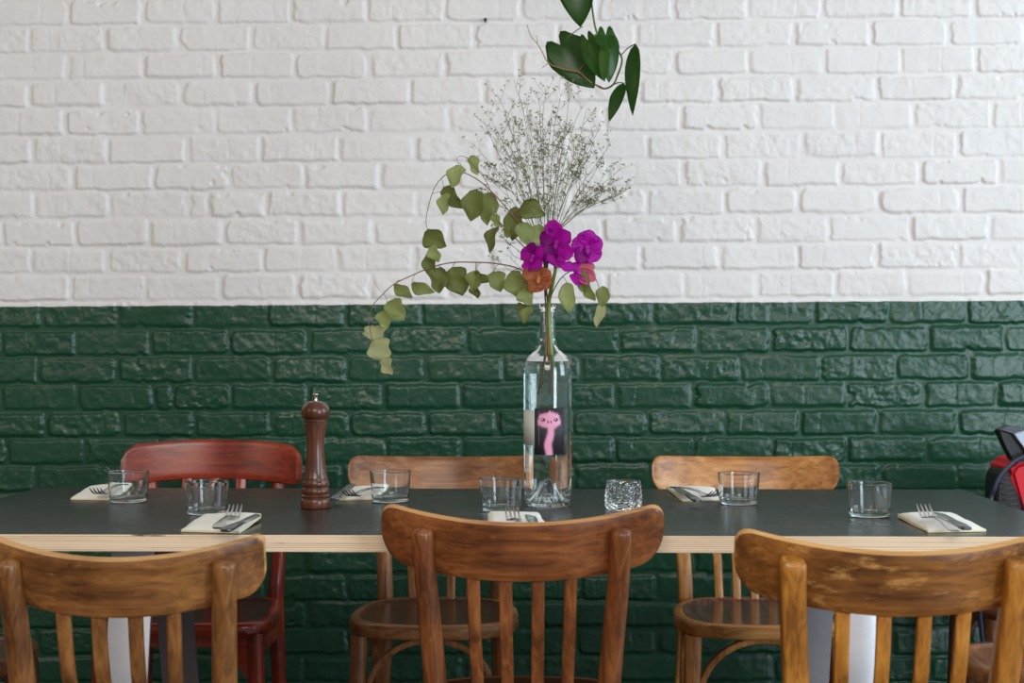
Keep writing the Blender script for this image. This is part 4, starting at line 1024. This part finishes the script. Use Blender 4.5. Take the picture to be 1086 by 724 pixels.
# its pot, above the frame
pc = P(626, -150, DP + .02); bm = bmesh.new()
lathe(bm, [(0, 0), (.05, 0), (.055, .004), (.075, .12), (.08, .125), (.08, .135), (.074, .135), (.070, .12), (.0, .115)], 40, (pc.x, pc.y, pc.z + .05)); link('pot', fin(bm), pbr('terracotta', srgb(176, 104, 72), rough=.8), hp, local=False)
bm = bmesh.new()
for a in range(3):
    an = a * 2 * PI / 3; tube(bm, [(pc.x + .078 * math.cos(an), pc.y + .078 * math.sin(an), pc.z + .18), (pc.x, pc.y, 2.62), (pc.x, pc.y, 2.70)], .0012, 5)
link('cord', fin(bm), pbr('jute', srgb(170, 140, 100), rough=.9), hp, local=False)
bm = bmesh.new(); tube(bm, bez([P(626, -100, DP + .02), P(640, -150, DP - .05), Vector((pc.x + .02, pc.y - .04, pc.z + .19))], 10), .0019, 8); link('vine_top', fin(bm), VINE, hp, local=False)

# ------------------------------------------------------------------ red backpack on the last chair
DS = 3.62
bg0 = P(1120, 362, DS + .1)
st = thing('backpack', (bg0.x, bg0.y, .46), 'red and black backpack at the far right edge, standing on a chair by the wall', 'bag')
RED = pbr('red_fabric', srgb(214, 22, 44), rough=.6, bump=.3, bscale=300); BLK = pbr('black_fabric', srgb(22, 22, 28), rough=.5); NAVY = pbr('blue_black_strap', srgb(44, 52, 74), rough=.35); SLV = pbr('silver_panel', srgb(150, 158, 172), rough=.4, metal=.4)
def pxprism(name, poly, d, depth, mat, bev=.006, label=None):
    bm = bmesh.new(); prism(bm, [P(a, b, d) for a, b in poly], FW * depth)
    if bev: bmesh.ops.bevel(bm, geom=bm.edges[:], offset=bev, segments=3, affect='EDGES')
    o = link(name, fin(bm), mat, st, local=False, label=label); autosmooth(o, 30); return o
pxprism('body', [(1071, 502), (1077, 492), (1090, 487), (1130, 484), (1156, 500), (1160, 560), (1150, 638), (1100, 638), (1097, 575), (1086, 536)], DS - .02, .18, RED, .010, 'red fabric body')
side = pxprism('side_panel', [(1058, 512), (1061, 501), (1066, 497), (1071, 501), (1086, 533), (1097, 575), (1100, 638), (1066, 638), (1058, 570)], DS - .01, .10, BLK, .004, 'black ribbed mesh side panel')
bm = bmesh.new()
for i in range(14):
    a = P(1060 + i * 1.0, 506 + i * 6, DS - .013); b = P(1070 + i * 2.2, 507 + i * 5.2, DS - .013); tube(bm, [a, b], .0016, 5)
link('rib', fin(bm), pbr('grey_mesh', srgb(84, 76, 76), rough=.5), side, local=False)['kind'] = 'stuff'
bm = bmesh.new(); tube(bm, bez([P(1120, 476, DS - .05), P(1086, 484, DS - .05), P(1073, 491.5, DS - .05), P(1061, 504.6, DS - .05), P(1054.7, 518, DS - .05), P(1050, 534, DS - .05), P(1043, 580, DS - .12), P(1037, 625, DS - .14), P(1039, 650, DS - .13), P(1043, 690, DS - .12)], 50), .0050, 10)
link('strap', fin(bm), NAVY, st, local=False, label='blue-black curved strap hanging down')
pxprism('top_handle', [(1058.5, 455.5), (1074.5, 459.5), (1094, 490), (1074, 489), (1070.5, 477), (1063.5, 465.5)], DS - .02, .04, BLK, .003, 'black angled handle')
pxprism('handle_cap', [(1059, 455.8), (1071, 450.5), (1092, 455), (1110, 462), (1090, 466), (1075, 459.8)], DS - .025, .03, pbr('dark_grey_plastic', srgb(62, 66, 70), rough=.45), .002)
pxprism('reflective_panel', [(1075, 460), (1092, 455), (1120, 458), (1120, 488), (1094, 488), (1086, 474)], DS - .035, .03, SLV, .002, 'silver panel')

# ------------------------------------------------------------------ light
def area(name, loc, target, sx, sy, power, col):
    l = bpy.data.lights.new(name, 'AREA'); l.shape = 'RECTANGLE'; l.size = sx; l.size_y = sy; l.energy = power; l.color = col
    o = bpy.data.objects.new(name, l); C.objects.link(o); o.location = loc
    o.rotation_euler = (Vector(target) - Vector(loc)).to_track_quat('-Z', 'Y').to_euler(); return o
area('window_light_right', (3.4, 2.3, 1.9), (0, 3.9, 1.2), 1.5, 1.9, 56, (.72, .87, 1.0))
area('window_light_front_right', (3.0, -1.0, 1.35), (.9, 4, 1.0), 1.3, 1.8, 96, (.76, .89, 1.0))
area('room_light_behind', (-.2, -1.8, 2.9), (-.5, 4, 1.0), 2.6, 1.0, 88, (1.0, .89, .80))
area('room_light_left', (-2.8, .6, 2.2), (-.6, 4, 1.1), .8, 1.2, 9, (1.0, .80, .64))
wd = bpy.data.worlds.new('room_ambient'); S.world = wd; wd.use_nodes = True
nt = wd.node_tree; N = nt.nodes; L = nt.links; bg = N['Background']
tc = N.new('ShaderNodeTexCoord'); sx_ = N.new('ShaderNodeSeparateXYZ'); L.new(tc.outputs['Generated'], sx_.inputs[0])
mr_ = N.new('ShaderNodeMapRange'); mr_.inputs['From Min'].default_value = -1; mr_.inputs['From Max'].default_value = 1; L.new(sx_.outputs['X'], mr_.inputs['Value'])
cr = N.new('ShaderNodeValToRGB'); cr.color_ramp.elements[0].color = (.26, .20, .15, 1); cr.color_ramp.elements[1].color = (.50, .61, .70, 1)
L.new(mr_.outputs[0], cr.inputs['Fac']); L.new(cr.outputs['Color'], bg.inputs['Color']); bg.inputs['Strength'].default_value = .8

# ------------------------------------------------------------------ camera
cd = bpy.data.cameras.new('camera'); cam = bpy.data.objects.new('camera', cd); C.objects.link(cam)
cam.location = CAM; cam.rotation_euler = (PI / 2, 0, YAW)
cd.sensor_width = 36; cd.lens = F / 1086 * 36; cd.clip_start = .05
cd.dof.use_dof = True; cd.dof.focus_distance = 2.90; cd.dof.aperture_fstop = 7.1
S.camera = cam
S.view_settings.view_transform = 'Standard'; S.view_settings.look = 'None'; S.view_settings.exposure = .06; S.view_settings.gamma = 1; S.view_settings.use_curve_mapping = False
S.cycles.use_denoising = True; S.cycles.max_bounces = 14; S.cycles.transmission_bounces = 12; S.cycles.glossy_bounces = 6; S.cycles.transparent_max_bounces = 12
S.cycles.sample_clamp_indirect = 6
